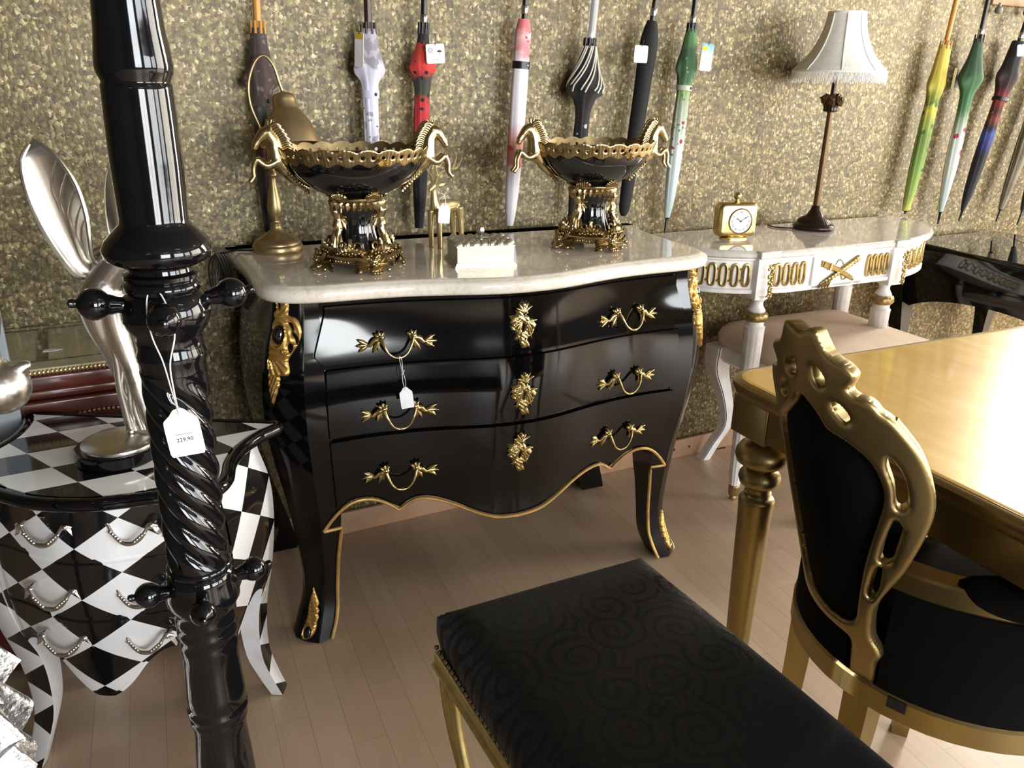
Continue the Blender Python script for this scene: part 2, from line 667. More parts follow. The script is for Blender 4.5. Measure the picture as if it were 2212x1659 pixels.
BX0, BX1, BZ0, BZ1 = 3.78, 5.2, 0.45, 2.45     # window beyond the right edge of the view
def back_pieces(mb, a, b, y, d):
    def pc(x0, x1, z0, z1):
        if x1 > x0 and z1 > z0:
            mb.box(((x0 + x1) / 2, y, (z0 + z1) / 2), (x1 - x0 - 0.0004, d, z1 - z0))
    pc(a, min(b, BX0), 0, ZC)
    lo_, hi_ = max(a, BX0), min(b, BX1)
    pc(lo_, hi_, 0, BZ0)
    pc(lo_, hi_, BZ1, ZC)
    pc(max(a, BX1), b, 0, ZC)
    return mb
wb = struct(back_pieces(MB(), X0, X1, WY + 0.06, 0.10).build('wall_back', M_PLASTER, smooth=False))
xs = 0.517 - 0.53 * 5
while xs < X1 - 0.01:
    a, b = max(X0, xs), min(X1, xs + 0.53)
    m = back_pieces(MB(), a, b, WY + 0.005, 0.010)
    if m.v:
        m.build('wallpaper_strip', M_PAPER, wb, smooth=False)
    xs += 0.53
struct(MB().box((X0 - 0.05, (Y0 + WY) / 2, ZC / 2), (0.1, WY - Y0 + 0.3, ZC)).build('wall_left', M_PLASTER, smooth=False))
struct(MB().box(((X0 + X1) / 2, (Y0 + WY) / 2, ZC + 0.05), (X1 - X0 + 0.2, WY - Y0 + 0.4, 0.1)).build('ceiling', M_CEIL, smooth=False))

# right wall and front wall with shop-window openings
def wall_with_openings(name, along, fixed, lo, hi, openings):
    mb = MB()
    def piece(a, b, z0, z1):
        if b - a < 1e-4 or z1 - z0 < 1e-4:
            return
        if along == 'y':
            mb.box((fixed, (a + b) / 2, (z0 + z1) / 2), (0.1, b - a, z1 - z0))
        else:
            mb.box(((a + b) / 2, fixed, (z0 + z1) / 2), (b - a, 0.1, z1 - z0))
    c = lo
    for a, b, z0, z1 in openings:
        piece(c, a, 0, ZC)
        piece(a, b, 0, z0)
        piece(a, b, z1, ZC)
        c = b
    piece(c, hi, 0, ZC)
    return struct(mb.build(name, M_PLASTER, smooth=False))
SIDE = [(-3.85, -2.25, 0.45, 2.45), (-1.75, 0.85, 0.45, 2.45)]
FRONT = [(-0.05, 1.55, 0.5, 2.45), (2.3, 4.6, 0.45, 2.45)]
wall_with_openings('wall_right', 'y', X1 + 0.05, Y0 - 0.1, WY + 0.1, SIDE)
wall_with_openings('wall_front', 'x', Y0 - 0.05, X0 - 0.1, X1 + 0.1, FRONT)
M_FRAME = simple('window_frame_paint', 'B9BABB', 0.4)
def window(name, along, fixed, a, b, z0, z1):
    root = struct(empty(name, ((fixed, (a + b) / 2, z0) if along == 'y' else ((a + b) / 2, fixed, z0))))
    def bar(c, s):
        m = MB()
        if along == 'y':
            m.box((0, c[0], c[1]), (0.06, s[0], s[1]))
        else:
            m.box((c[0], 0, c[1]), (s[0], 0.06, s[1]))
        m.build('window_frame', M_FRAME, root, smooth=False)
    w, h = b - a, z1 - z0
    bar((0, 0.025), (w, 0.05))
    bar((0, h - 0.025), (w, 0.05))
    bar((-w / 2 + 0.025, h / 2), (0.05, h - 0.1))
    bar((w / 2 - 0.025, h / 2), (0.05, h - 0.1))
    bar((0.0, h / 2), (0.05, h - 0.1))
window('window_1', 'y', X1 + 0.05, *SIDE[0])
window('window_2', 'y', X1 + 0.05, *SIDE[1])
window('window_3', 'x', Y0 - 0.05, *FRONT[0])
window('window_5', 'x', WY + 0.06, BX0, BX1, BZ0, BZ1)
window('window_4', 'x', Y0 - 0.05, *FRONT[1])

# ceiling strip lamps of the shop
M_TUBE = NT('lamp_tube')
M_TUBE.set(Base_Color=(1, 1, 1, 1), Emission_Color=(1.0, 0.93, 0.82, 1), Emission_Strength=8.0)
M_TUBE = M_TUBE.m
for q, (lx, ly) in enumerate([(-1.6, -2.6), (1.5, -0.9), (3.0, 0.6), (0.6, -2.6), (2.6, -2.4)]):
    t = thing('ceiling_lamp', ['white strip lamp on the ceiling in the front left corner', 'white strip lamp on the ceiling over the black bench', 'white strip lamp on the ceiling over the gold table', 'white strip lamp on the ceiling by the front window', 'white strip lamp on the ceiling near the front right corner'][q], 'lamp', (lx, ly, ZC))
    MB().box((0, 0, -0.03), (0.66, 0.14, 0.06), bev=0.008).build('housing', M_WHITE, t)
    MB().tube([(-0.3, 0, -0.075), (0.3, 0, -0.075)], 0.014, 12).build('tube', M_TUBE, t)

# floor: sub-floor slab with laminate strips laid toward the wall
def floor_mat():
    k = NT('laminate')
    co = k.coord('Object', (14, 1.4, 1))
    oi = k.n('ShaderNodeObjectInfo')
    v = k.n('ShaderNodeVectorMath', operation='MULTIPLY_ADD')
    cmb = k.n('ShaderNodeCombineXYZ')
    for i in range(3):
        k.l(oi.outputs['Random'], cmb.inputs[i])
    k.l(cmb.outputs[0], v.inputs[0])
    v.inputs[1].default_value = (37, 53, 11)
    k.l(co, v.inputs[2])
    g = k.noise(v.outputs[0], 2.2, 5, 0.6, 1.6)
    fine = k.noise(v.outputs[0], 16, 3, 0.6)
    f = k.math('MULTIPLY_ADD', fine[0], 0.18, k.math('MULTIPLY_ADD', g[0], 0.45, k.math('MULTIPLY_ADD', oi.outputs['Random'], 0.14, 0.10)))
    k.l(k.ramp(f, [(0.15, hx('AB937B')), (0.45, hx('BEA58B')), (0.8, hx('CCB69F'))]), k.b.inputs['Base Color'])
    k.set(Roughness=0.36)
    return k.m
M_FLOOR = floor_mat()
fl = struct(MB().box(((X0 + X1) / 2, (Y0 + WY) / 2, -0.056), (X1 - X0 + 0.2, WY - Y0 + 0.3, 0.1)).build('floor', M_FLOOR, smooth=False))
PW, PL = 0.068, 0.42
pm = MB().box((0, 0, -0.003), (PW - 0.0004, PL - 0.0004, 0.006)).mesh('plank')
pm.materials.append(M_FLOOR)
ca, sa = cos(radians(-4.5)), sin(radians(-4.5))
cnt = 0
for i in range(-30, 46):
    off = (i * 0.37 % 1.0) * PL
    for j in range(-1, 9):
        u, v = i * PW, j * PL + off - 0.3
        x, y = 0.9 + (u * ca - v * sa), 0.2 + (u * sa + v * ca)
        # the strips that the view takes in, the last row cut to the wall
        if not (y > 0.15 and x > -0.75 and x < 3.1):
            continue
        if x < 0.2 * y - 0.75 or x > 1.05 * y + 0.85:
            continue
        lo_, hi_ = y - PL / 2, min(y + PL / 2, WY - 0.006)
        if hi_ - lo_ < 0.02:
            continue
        o = bpy.data.objects.new('plank', pm)
        COL.objects.link(o)
        o.parent = fl
        yc = (lo_ + hi_) / 2
        o.location = (x + (yc - y) * -sa, yc, 0)
        o.rotation_euler = (0, 0, radians(-4.5))
        o.scale = (1, (hi_ - lo_) / PL, 1)
        cnt += 1
print('planks', cnt)

# baseboard in two lengths with their screws
M_PINE = simple('baseboard_wood', 'B18C6F', 0.45, var=(9, 0.12))
bb = struct(empty('baseboard_back', (1.2, WY - 0.008, 0)))
def bpiece(a, b, y):
    o = MB().box(((a + b) / 2 - 1.2, y, 0.034), (b - a, 0.014, 0.068), bev=0.003).build('board', M_PINE, bb)
    return o
for a, b, y in ((X0, 1.668, -0.001), (1.672, 3.3, -0.004), (3.304, X1, -0.001)):
    p = bpiece(a, b, y)
for sx in (1.60, 1.735, 1.80):
    MB().lathe([(0.0, 0.0), (0.0045, 0.0), (0.0045, 0.0015), (0.0, 0.0022)], n=10, M=Matrix.Rotation(pi / 2, 4, 'X')).xf(Matrix.Translation((sx - 1.2, -0.0105, 0.035))).build('screw', simple('dark_screw', '30261F', 0.5), bb)
# ---------------------------------------------------------------- bombe commode
CMX, CMY, CMR = 0.853, 1.80, radians(-3.3)
commode = thing('commode', 'black lacquered bombe commode with gilt mounts and cream marble top', 'commode', (CMX, CMY, 0), CMR)
ZT = 0.818
BS = [(0.0, 0.022), (0.04, 0.004), (0.09, -0.016), (0.16, -0.022), (0.25, -0.014), (0.36, 0.002), (0.46, 0.022), (0.55, 0.034), (0.63, 0.034), (0.71, 0.022), (0.78, 0.004), (0.83, 0.0)]
BF = [(0.0, 0.0), (0.30, -0.012), (0.42, 0.002), (0.52, 0.012), (0.60, 0.018), (0.66, 0.016), (0.74, 0.006), (0.83, 0.0)]
def bs(z): return sinterp(z, BS)
def bf(z): return sinterp(z, BF)
XA, YA, XB, YB, YBK = 0.462, -0.212, 0.520, -0.158, 0.235
def yfront(x):
    return YA - 0.062 * (exp(-(x / 0.215) ** 2) - exp(-(XA / 0.215) ** 2))
def ptA(z, sx): return Vector((sx * (XA + 0.5 * bs(z)), YA - 0.85 * bs(z), z))
def ptB(z, sx): return Vector((sx * (XB + 0.95 * bs(z)), YB - 0.35 * bs(z), z))
def S0(x, z):
    """front surface; blends to the corner-post motion at its ends"""
    e = min(1, abs(x) / XA) ** 4
    xx = x + (0.5 * bs(z) * e) * (1 if x > 0 else -1)
    return Vector((xx, yfront(x) - bf(z) * (1 - e) - 0.85 * bs(z) * e, z))
def S(x, z, h=0.0):
    p = S0(x, z)
    n = (S0(x + 1e-3, z) - S0(x - 1e-3, z)).cross(S0(x, z + 1e-3) - S0(x, z - 1e-3))
    n.normalize()
    return p + n * h
ZA = [(0, .262), (.06, .268), (.11, .288), (.16, .314), (.205, .331), (.24, .334), (.265, .322), (.28, .310), (.295, .322), (.325, .342), (.36, .352), (.395, .345), (.43, .318), (.462, .28)]
def za(x): return sinterp(abs(x), ZA)

# carcass: front, sides, top, back
cb = MB()
cb.grid(lambda u, v: S((u * 2 - 1) * XA, za((u * 2 - 1) * XA) + 0.004 + v * (ZT - za((u * 2 - 1) * XA) - 0.004), -0.004), 60, 24)
def zside(t): return 0.27 + 0.075 * sin(pi * t) ** 0.8
for sx in (-1, 1):
    def side(u, v, sx=sx):
        y0 = YB + (YBK - YB) * u
        z = zside(u) + v * (ZT - zside(u))
        b = bs(z)
        return Vector((sx * (XB + 0.95 * b + 0.012 * sin(pi * u)), y0 - 0.35 * b * (1 - u) * (1 - u), z))
    cb.grid(side, 14, 24, flip=sx < 0)
    # back apron edge of the front, thickness
cb.box((0, YBK + 0.006, 0.56), (2 * XB - 0.02, 0.012, ZT - 0.30))
cb.box((0, 0.02, ZT - 0.006), (2 * XB - 0.06, 0.40, 0.012))
cb.box((0, 0.02, 0.372), (2 * XA - 0.02, 0.36, 0.012))
cb.build('carcass', M_LACQ, commode, angle=50)
# corner posts running down into the legs
def post(sx, front=True):
    secs = []
    for i in range(40):
        z = 0.004 + (ZT - 0.004) * i / 39
        w = sinterp(z, [(0, .030), (.05, .034), (.12, .030), (.2, .034), (.28, .045), (.36, .05), (.83, .05)])
        A, B = ptA(z, sx), ptB(z, sx)
        if not front:
            A = Vector((A.x, 2 * 0.037 - A.y, z))
            B = Vector((B.x, 2 * 0.037 - B.y, z))
        shr = sinterp(z, [(0, 0.34), (.10, 0.24), (.2, 0.12), (.32, 0.0), (.83, 0)])
        c = (A + B) / 2
        A2, B2 = A + (c - A) * shr, B + (c - B) * shr
        sy = 1 if front else -1
        Ai = A2 + Vector((-sx * w, 0.006 * sy, 0))
        Bi = B2 + Vector((0, w * sy, 0))
        q = Vector((Ai.x, Bi.y, z))
        m = (A2 + B2) / 2 + Vector((sx * 0.004, -0.004 * sy, 0))
        secs.append([Ai, A2, m, B2, Bi, q])
    return MB().loft(secs)
for sx in (-1, 1):
    post(sx).build('leg', M_LACQ, commode, angle=35)
for sx in (-1, 1):
    post(sx, False).build('leg', M_LACQ, commode, angle=35)

# drawers: raised fronts with rounded edges
def drawer_front(zlo, zhi, xl, xtop=None, cut=0.0):
    """xl(z) half width; zlo may be a function of x"""
    mb = MB()
    nu, nv = 56, 14
    def f(u, v):
        a = u * 2 - 1
        z1 = zhi
        z0 = zlo(a * xl(zhi)) if callable(zlo) else zlo
        z = z0 + v * (z1 - z0)
        x = a * xl(z)
        if cut and z - z0 < cut:
            x = a * (xl(z) - (cut - (z - z0)) * 0.9)
        ed = min(v, 1 - v) * (z1 - z0)
        eu = min(u, 1 - u) * 2 * xl(z)
        e = min(ed, eu)
        h = -0.006 if e < 1e-6 else 0.005
        return S(x, z, h)
    us = [0, 0.003] + [0.01 + 0.98 * i / nu for i in range(nu + 1)] + [0.997, 1]
    vv = [0, 0.02] + [0.05 + 0.9 * i / nv for i in range(nv + 1)] + [0.98, 1]
    vs = [f(u, v) for u in us for v in vv]
    fs = []
    m = len(vv)
    for i in range(len(us) - 1):
        for j in range(m - 1):
            fs.append((i * m + j, (i + 1) * m + j, (i + 1) * m + j + 1, i * m + j + 1))
    return mb.add(vs, fs)
D = []
D.append(drawer_front(0.682, 0.806, lambda z: 0.425 + 0.022 * max(0, min(1, (0.79 - z) / 0.09)), cut=0.024).build('drawer', M_LACQ, commode, angle=35))
D.append(drawer_front(0.522, 0.676, lambda z: 0.424).build('drawer', M_LACQ, commode, angle=35))
D.append(drawer_front(lambda x: za(x) + 0.012, 0.516, lambda z: 0.424).build('drawer', M_LACQ, commode, angle=35))
# gilt edging along the apron and down the inner leg edge
tr = [S(x, za(x), 0.001) for x in np.linspace(-XA + 0.005, XA - 0.005, 90)]
MB().tube(tr, 0.0042, 8).build('apron_edging', M_GILT_EDGE, commode)
for sx in (-1, 1):
    pts = []
    for z in np.linspace(0.285, 0.006, 26):
        w = sinterp(z, [(0, .030), (.05, .034), (.12, .030), (.2, .034), (.28, .045), (.36, .05), (.83, .05)])
        A, B = ptA(z, sx), ptB(z, sx)
        shr = sinterp(z, [(0, 0.34), (.10, 0.24), (.2, 0.12), (.32, 0.0), (.83, 0)])
        A2 = A + ((A + B) / 2 - A) * shr
        pts.append(A2 + Vector((-sx * w, 0.003, 0)))
    MB().tube([tr[0] if sx < 0 else tr[-1]] + pts, 0.0044, 8).build('leg_edging', M_GILT_EDGE, commode)

# corner mounts: pierced gilt carving with a black cabochon
RAW = [(235,80),(290,95),(330,130),(362,190),(372,260),(362,370),(405,385),(455,392),(495,430),(528,490),(550,560),(545,640),(515,725),(470,800),(430,860),(412,900),(415,950),(432,1005),(438,1060),(415,1095),(370,1112),(318,1108),(300,1120),(318,1160),(300,1180),(308,1235),(275,1270),(268,1340),(240,1375),(222,1440),(190,1492),(165,1440),(145,1360),(131,1250),(126,1150),(131,1065),(104,1045),(106,960),(120,880),(110,780),(130,720),(138,600),(150,480),(165,420),(150,400),(160,350),(192,310),(180,230),(168,180),(185,120)]
HOL = [[(205,180),(228,172),(248,200),(255,250),(248,310),(225,300),(212,250)],
       [(365,465),(410,470),(440,530),(438,570),(480,600),(512,650),(508,705),(490,690),(470,640),(430,600),(420,540)],
       [(405,705),(440,720),(455,755),(440,800),(420,812),(400,780),(392,740)]]
def mount_xy(p): return ((p[0] - 300) * 0.000168, (800 - p[1]) * 0.000168)
outl = [mount_xy(p) for p in RAW]
hols = [cr([mount_xy(p) for p in h], 3, True) for h in HOL]
cab = mount_xy((245, 622))
def mount_h(x, y, d):
    u, v = x / 0.000168 + 300, 800 - y / 0.000168
    e = ((u - 245) / 100) ** 2 + ((v - 622) / 140) ** 2
    if e < 1.0:
        return -0.004
    if e < 1.75:
        return 0.004 * (1 - abs(e - 1.35) / 0.4)
    if v < 390:
        return 0.0016 * sin((v + u * 0.8) / 13.0)
    if v < 800:
        return 0.0016 * sin(sqrt((u - 200) ** 2 + (v - 700) ** 2) / 11.0)
    if v < 1110:
        return 0.0022 * sin(math.atan2(v - 800, u - 120) * 26) if v > 920 else 0.0022 * sin(v / 9.5)
    return 0.0018 * sin((u * 1.25 + v * 0.55) / 9.0) - 0.0012 * (abs(u - 178) < 7)
def cant_map(sx):
    def fn(x, y, h):
        z = 0.716 + y
        A, B = ptA(z, sx), ptB(z, sx)
        c = A * 0.46 + B * 0.54
        t = (B - A)
        t.z = 0
        t.normalize()
        up = (ptA(z + .002, sx) - ptA(z - .002, sx)).normalized()
        n = Vector((sx * 0.66, -0.75, 0))
        n = (n - up * n.dot(up)).normalized()
        return c + t * (-x) + n * (h - 0.002 - 3.2 * x * x)
    return fn
mt = plate([outl] + hols, 0.0021, 0.005, 0.008, 0.007, mount_h)
ROSE = MB()
for a in np.linspace(0, 1, 14):     # scroll near the lower hole
    pass
for sx in (-1, 1):
    m = MB().merge(mt)
    sc = [(mount_xy((375 + 30 * cos(a) * (1 - a / 9), 800 + 30 * sin(a) * (1 - a / 9)))[0], mount_xy((0, 800 + 30 * sin(a) * (1 - a / 9)))[1], 0.016) for a in np.linspace(0, 7.5, 26)]
    m.tube(sc, 0.0025, 6)
    m.map(cant_map(sx))
    mo = m.build('corner_mount', M_GILT, commode, angle=60)
    c = MB().ball((cab[0], cab[1], 0.006), (0.0145, 0.0205, 0.013), 20)
    c.map(cant_map(sx))
    c.build('cabochon', M_BLACKSTONE, mo)
# foot mounts
FRAW = [(0,112),(5,95),(10,80),(14,66),(12,58),(17,50),(15,42),(19,34),(17,22),(18,8),(14,-6),(6,-14),(-6,-17),(-15,-12),(-17,0),(-15,14),(-12,26),(-11,40),(-12,60),(-9,80),(-4,98)]
FRAW = [(p[0] * 0.00095, p[1] * 0.00095) for p in FRAW]
fm = plate([cr(FRAW, 3, True)[::-1]], 0.0018, 0.003, 0.005, 0.004,
           lambda x, y, d: (0.003 * (1 - abs(((x + 0.001) / 0.0125) ** 2 + (y / 0.0165) ** 2 - 1.0) / 0.45) if abs(((x + 0.001) / 0.0125) ** 2 + (y / 0.0165) ** 2 - 1.0) < 0.45 else (-0.003 if (x / 0.0125) ** 2 + (y / 0.0165) ** 2 < 0.6 else 0.0012 * sin((x * 1.1 + y) * 900))))
for sx in (-1, 1):
    def fmap(x, y, h, sx=sx):
        z = 0.026 + y
        zc = max(0.004, z)
        A, B = ptA(zc, sx), ptB(zc, sx)
        t = (B - A)
        t.z = 0
        t.normalize()
        c = (A + B) / 2
        c.z = z
        return c + t * (-x) + Vector((sx * 0.7, -0.714, 0)) * (h + 0.001 + 0.012 * max(0, (0.03 - z) / 0.03) * 0.3)
    fo = MB().merge(fm).map(fmap).build('foot_mount', M_GILT, commode, angle=60)
    MB().ball((-0.001, 0, 0.004), (0.0105, 0.0145, 0.009), 14).map(fmap).build('cabochon', M_BLACKSTONE, fo)

# handles and escutcheons
def handle_mb():
    m = MB()
    N = (0, 0, 1)
    for s in (-1, 1):
        tilt = 1 if s > 0 else 0.7
        m.ball((s * 0.034, 0.010, 0.008), (0.010, 0.009, 0.009), 10)
        for a in (60, 100, 140):
            m.leaf((s * 0.034, 0.010, 0.010), (s * 0.034 + 0.017 * cos(radians(a)), 0.010 + 0.015 * sin(radians(a)), 0.009), 0.011, N, 0.3, 3, 0, 6)
        m.tube(cr([(s * 0.030, 0.006, 0.009), (s * 0.046, 0.006, 0.009), (s * 0.056, -0.004, 0.007), (s * 0.064, -0.003, 0.006)], 5), [0.0055, 0.005, 0.0035], 7)
        for a in (-38, -5, 30):
            m.leaf((s * 0.060, -0.003, 0.005), (s * (0.060 + 0.026 * cos(radians(a))), -0.002 + 0.024 * sin(radians(a)), 0.004), 0.011, N, 0.3, 3, 0.05, 7)
        m.leaf((s * 0.036, 0.004, 0.007), (s * 0.050, -0.021, 0.005), 0.011, N, 0.3, 3, 0, 7)
        m.leaf((s * 0.040, 0.004, 0.007), (s * 0.038, -0.019, 0.005), 0.007, N, 0.3, 3, 0, 7)
    b = [(-0.034, 0.010, 0.016), (-0.029, -0.004, 0.024), (-0.021, -0.020, 0.027), (-0.010, -0.029, 0.028), (0, -0.031, 0.028), (0.010, -0.029, 0.028), (0.021, -0.020, 0.027), (0.029, -0.004, 0.024), (0.034, 0.010, 0.016)]
    m.tube(cr(b, 5), [0.0042, 0.0032, 0.0026, 0.0026, 0.0034, 0.0026, 0.0026, 0.0032, 0.0042], 8)
    m.ball((0, -0.031, 0.028), (0.007, 0.0035, 0.0035), 8)
    m.tube([(-0.034, 0.010, 0.0), (-0.034, 0.010, 0.016)], 0.004, 8)
    m.tube([(0.034, 0.010, 0.0), (0.034, 0.010, 0.016)], 0.004, 8)
    return m
HMB = handle_mb()
def surf_frame(x, z, h=0.005):
    o = S(x, z, h)
    ex = (S(x + 2e-3, z, h) - S(x - 2e-3, z, h)).normalized()
    up = (S(x, z + 2e-3, h) - S(x, z - 2e-3, h)).normalized()
    n = ex.cross(up).normalized()
    up = n.cross(ex)
    if n.y > 0:
        n = -n
    M = Matrix((ex.to_4d(), up.to_4d(), n.to_4d(), (0, 0, 0, 1))).transposed()
    M.col[0][3] = M.col[1][3] = M.col[2][3] = 0
    M.translation = o
    return M
HZ = [0.722, 0.570, 0.418]
HX = [0.280, 0.280, 0.278]
hme = HMB.mesh('handle')
hme.materials.append(M_BRASS)
hme.shade_smooth()
for i in range(3):
    for sx in (-1, 1):
        o = bpy.data.objects.new('handle', hme)
        COL.objects.link(o)
        o.parent = D[i]
        o.matrix_local = surf_frame(sx * HX[i], HZ[i])
# escutcheon outline: flame-like cartouche, pierced
ER = [(1415,8),(1400,40),(1385,45),(1388,70),(1362,85),(1362,108),(1380,112),(1345,118),(1310,125),(1322,150),(1312,170),(1325,185),(1310,205),(1320,232),(1350,240),(1365,262),(1348,300),(1365,308),(1380,300),(1382,330),(1392,360),(1415,378),(1440,382),(1455,368),(1450,330),(1460,300),(1490,280),(1510,255),(1518,225),(1535,205),(1512,175),(1480,160),(1470,135),(1440,115),(1465,112),(1462,85),(1445,75),(1460,60),(1440,55),(1430,35)]
EC = (1425, 200)
ES = 0.105 / 374
def exy(p): return ((p[0] - EC[0]) * ES, (EC[1] - p[1]) * ES)
EH = [[(1405,185),(1420,178),(1432,190),(1430,240),(1408,240)], [(1465,215),(1488,212),(1498,235),(1480,265),(1464,275),(1458,245)], [(1422,108),(1442,106),(1448,120),(1425,124)]]
em = plate([[exy(p) for p in ER][::-1]] + [[exy(p) for p in h] for h in EH], 0.0016, 0.002, 0.005, 0.006,
           lambda x, y, d: 0.0016 * sin(math.atan2(y - 0.02, x) * 14) + 0.001 * sin(y * 700 + x * 500))
em.ball((0, 0.045, 0.006), (0.006, 0.006, 0.004), 8)
for a in range(5):
    t = 0.5 + a * 0.55
    em.leaf((0, 0.030, 0.006), (0.022 * cos(t), 0.030 + 0.024 * sin(t), 0.004), 0.010, (0, 0, 1), 0.3, 3, 0, 6)
for a in range(4):
    em.leaf((-0.006, 0.006, 0.006), (-0.030 + 0.004 * a, 0.016 - 0.016 * a, 0.003), 0.011, (0, 0, 1), 0.3, 3, 0, 6)
    em.leaf((0.006, 0.008, 0.006), (0.030 - 0.004 * a, 0.010 - 0.014 * a, 0.003), 0.010, (0, 0, 1), 0.3, 3, 0, 6)
for a in range(3):
    em.leaf((0.004, -0.030 - 0.003 * a, 0.006), (-0.004 + 0.008 * a, -0.050, 0.004), 0.009, (0, 0, 1), 0.3, 2, 0, 6)
eme = em.mesh('escutcheon')
eme.materials.append(M_BRASS)
eme.shade_smooth()
for i, z in enumerate((0.742, 0.588, 0.440)):
    o = bpy.data.objects.new('escutcheon', eme)
    COL.objects.link(o)
    o.parent = D[i]
    o.matrix_local = surf_frame(-0.010, z)
    k = MB().box((0, 0, 0.002), (0.008, 0.018, 0.002)).build('keyhole', M_BLACKSTONE, D[i], smooth=False)
    k.matrix_local = surf_frame(-0.010, z - 0.003)

# marble top with ogee edge
half = [(0, -0.306), (0.05, -0.303), (0.11, -0.292), (0.18, -0.272), (0.26, -0.254), (0.34, -0.246), (0.42, -0.243), (0.48, -0.232), (0.52, -0.208), (0.540, -0.172), (0.545, -0.13), (0.545, -0.05), (0.548, 0.05), (0.556, 0.15), (0.562, 0.255)]
hp = [tuple(p) for p in cr(half, 5)]
outm = hp + [(-p[0], p[1]) for p in hp[::-1][:-1]]
MB().slab(outm, [(-0.020, ZT), (-0.004, ZT + 0.001), (0.0, ZT + 0.006), (0.001, ZT + 0.018), (-0.001, ZT + 0.024), (-0.006, ZT + 0.028), (-0.012, ZT + 0.0295), (-0.014, ZT + 0.031), (-0.018, ZT + 0.0325), (-0.024, ZT + 0.033), (-0.028, ZT + 0.033), (-0.06, ZT + 0.033)]).build('marble_top', M_MARBLE, commode, angle=50)
TOPZ = ZT + 0.033
def on_commode(wx, wy):
    return wx, wy, TOPZ
# ---------------------------------------------------------------- ormolu centrepiece bowls
def seahorse():
    """front half of a rearing horse, facing +x; origin at the shoulder on the bowl end"""
    m = MB()
    m.tube(cr([(-0.012, 0, -0.040), (-0.002, 0, -0.026), (0.010, 0, -0.008), (0.013, 0, 0.012), (0.016, 0, 0.030), (0.025, 0, 0.045)], 5), [0.007, 0.014, 0.0195, 0.0170, 0.0150, 0.0135], 12)
    m.tube(cr([(0.020, 0, 0.046), (0.033, 0, 0.043), (0.045, 0, 0.030), (0.053, 0, 0.019)], 5), [0.0135, 0.0125, 0.0090, 0.0078], 10)
    m.ball((0.053, 0, 0.016), (0.0078, 0.0078, 0.0065), 8)
    for s in (-1, 1):
        m.tube([(0.020, s * 0.006, 0.052), (0.019, s * 0.008, 0.064)], [0.0035, 0.001], 6)
        dx = 0.004 if s > 0 else 0.0
        m.tube(cr([(0.012, s * 0.010, -0.010), (0.030 + dx, s * 0.012, -0.018), (0.048 + dx, s * 0.012, -0.004)], 5), [0.010, 0.0075, 0.006], 9)
        m.tube(cr([(0.048 + dx, s * 0.012, -0.003), (0.056 + dx, s * 0.012, -0.022), (0.056 + dx, s * 0.012, -0.040)], 4), [0.0062, 0.0048, 0.0044], 8)
        m.tube([(0.056 + dx, s * 0.012, -0.040), (0.066 + dx, s * 0.012, -0.051)], [0.004, 0.0055], 8)
    r = m.remesh(0.0019, 3)
    # mane of curls
    for i in range(15):
        t = i / 14
        p = Vector((0.022 - 0.022 * t - 0.006 * sin(pi * t), 0, 0.058 - 0.058 * t))
        for s in (-1, 1):
            q = p + Vector((-0.002, s * 0.005, 0))
            r.tube(cr([q, q + Vector((-0.011, s * 0.004, 0.005)), q + Vector((-0.019, s * 0.004, -0.003 - 0.005 * (i % 2))), q + Vector((-0.012, s * 0.003, -0.010))], 3), [0.0042, 0.0038, 0.0014], 6)
    for a in (70, 95, 120, 60):
        r.tube(cr([(0.020, 0, 0.053), (0.020 + 0.010 * cos(radians(a)), (a % 3 - 1) * 0.004, 0.063), (0.020 + 0.017 * cos(radians(a + 8)), (a % 3 - 1) * 0.006, 0.070)], 3), [0.0028, 0.0022, 0.0008], 5)
    # scaled tail running down the bowl
    for i in range(9):
        t = i / 8
        p = Vector((-0.006 - 0.040 * t, 0, -0.026 - 0.040 * t))
        for s in (-1, 1):
            r.leaf(p, p + Vector((-0.004, s * 0.018 * (1 - 0.5 * t), -0.012)), 0.010, (1, 0, -0.4), 0.3, 2, 0, 5)
    r.tube(cr([(0.0, 0, -0.022), (-0.008, 0, -0.036), (-0.026, 0, -0.054), (-0.050, 0, -0.066)], 5), [0.012, 0.010, 0.007, 0.003], 8)
    return r

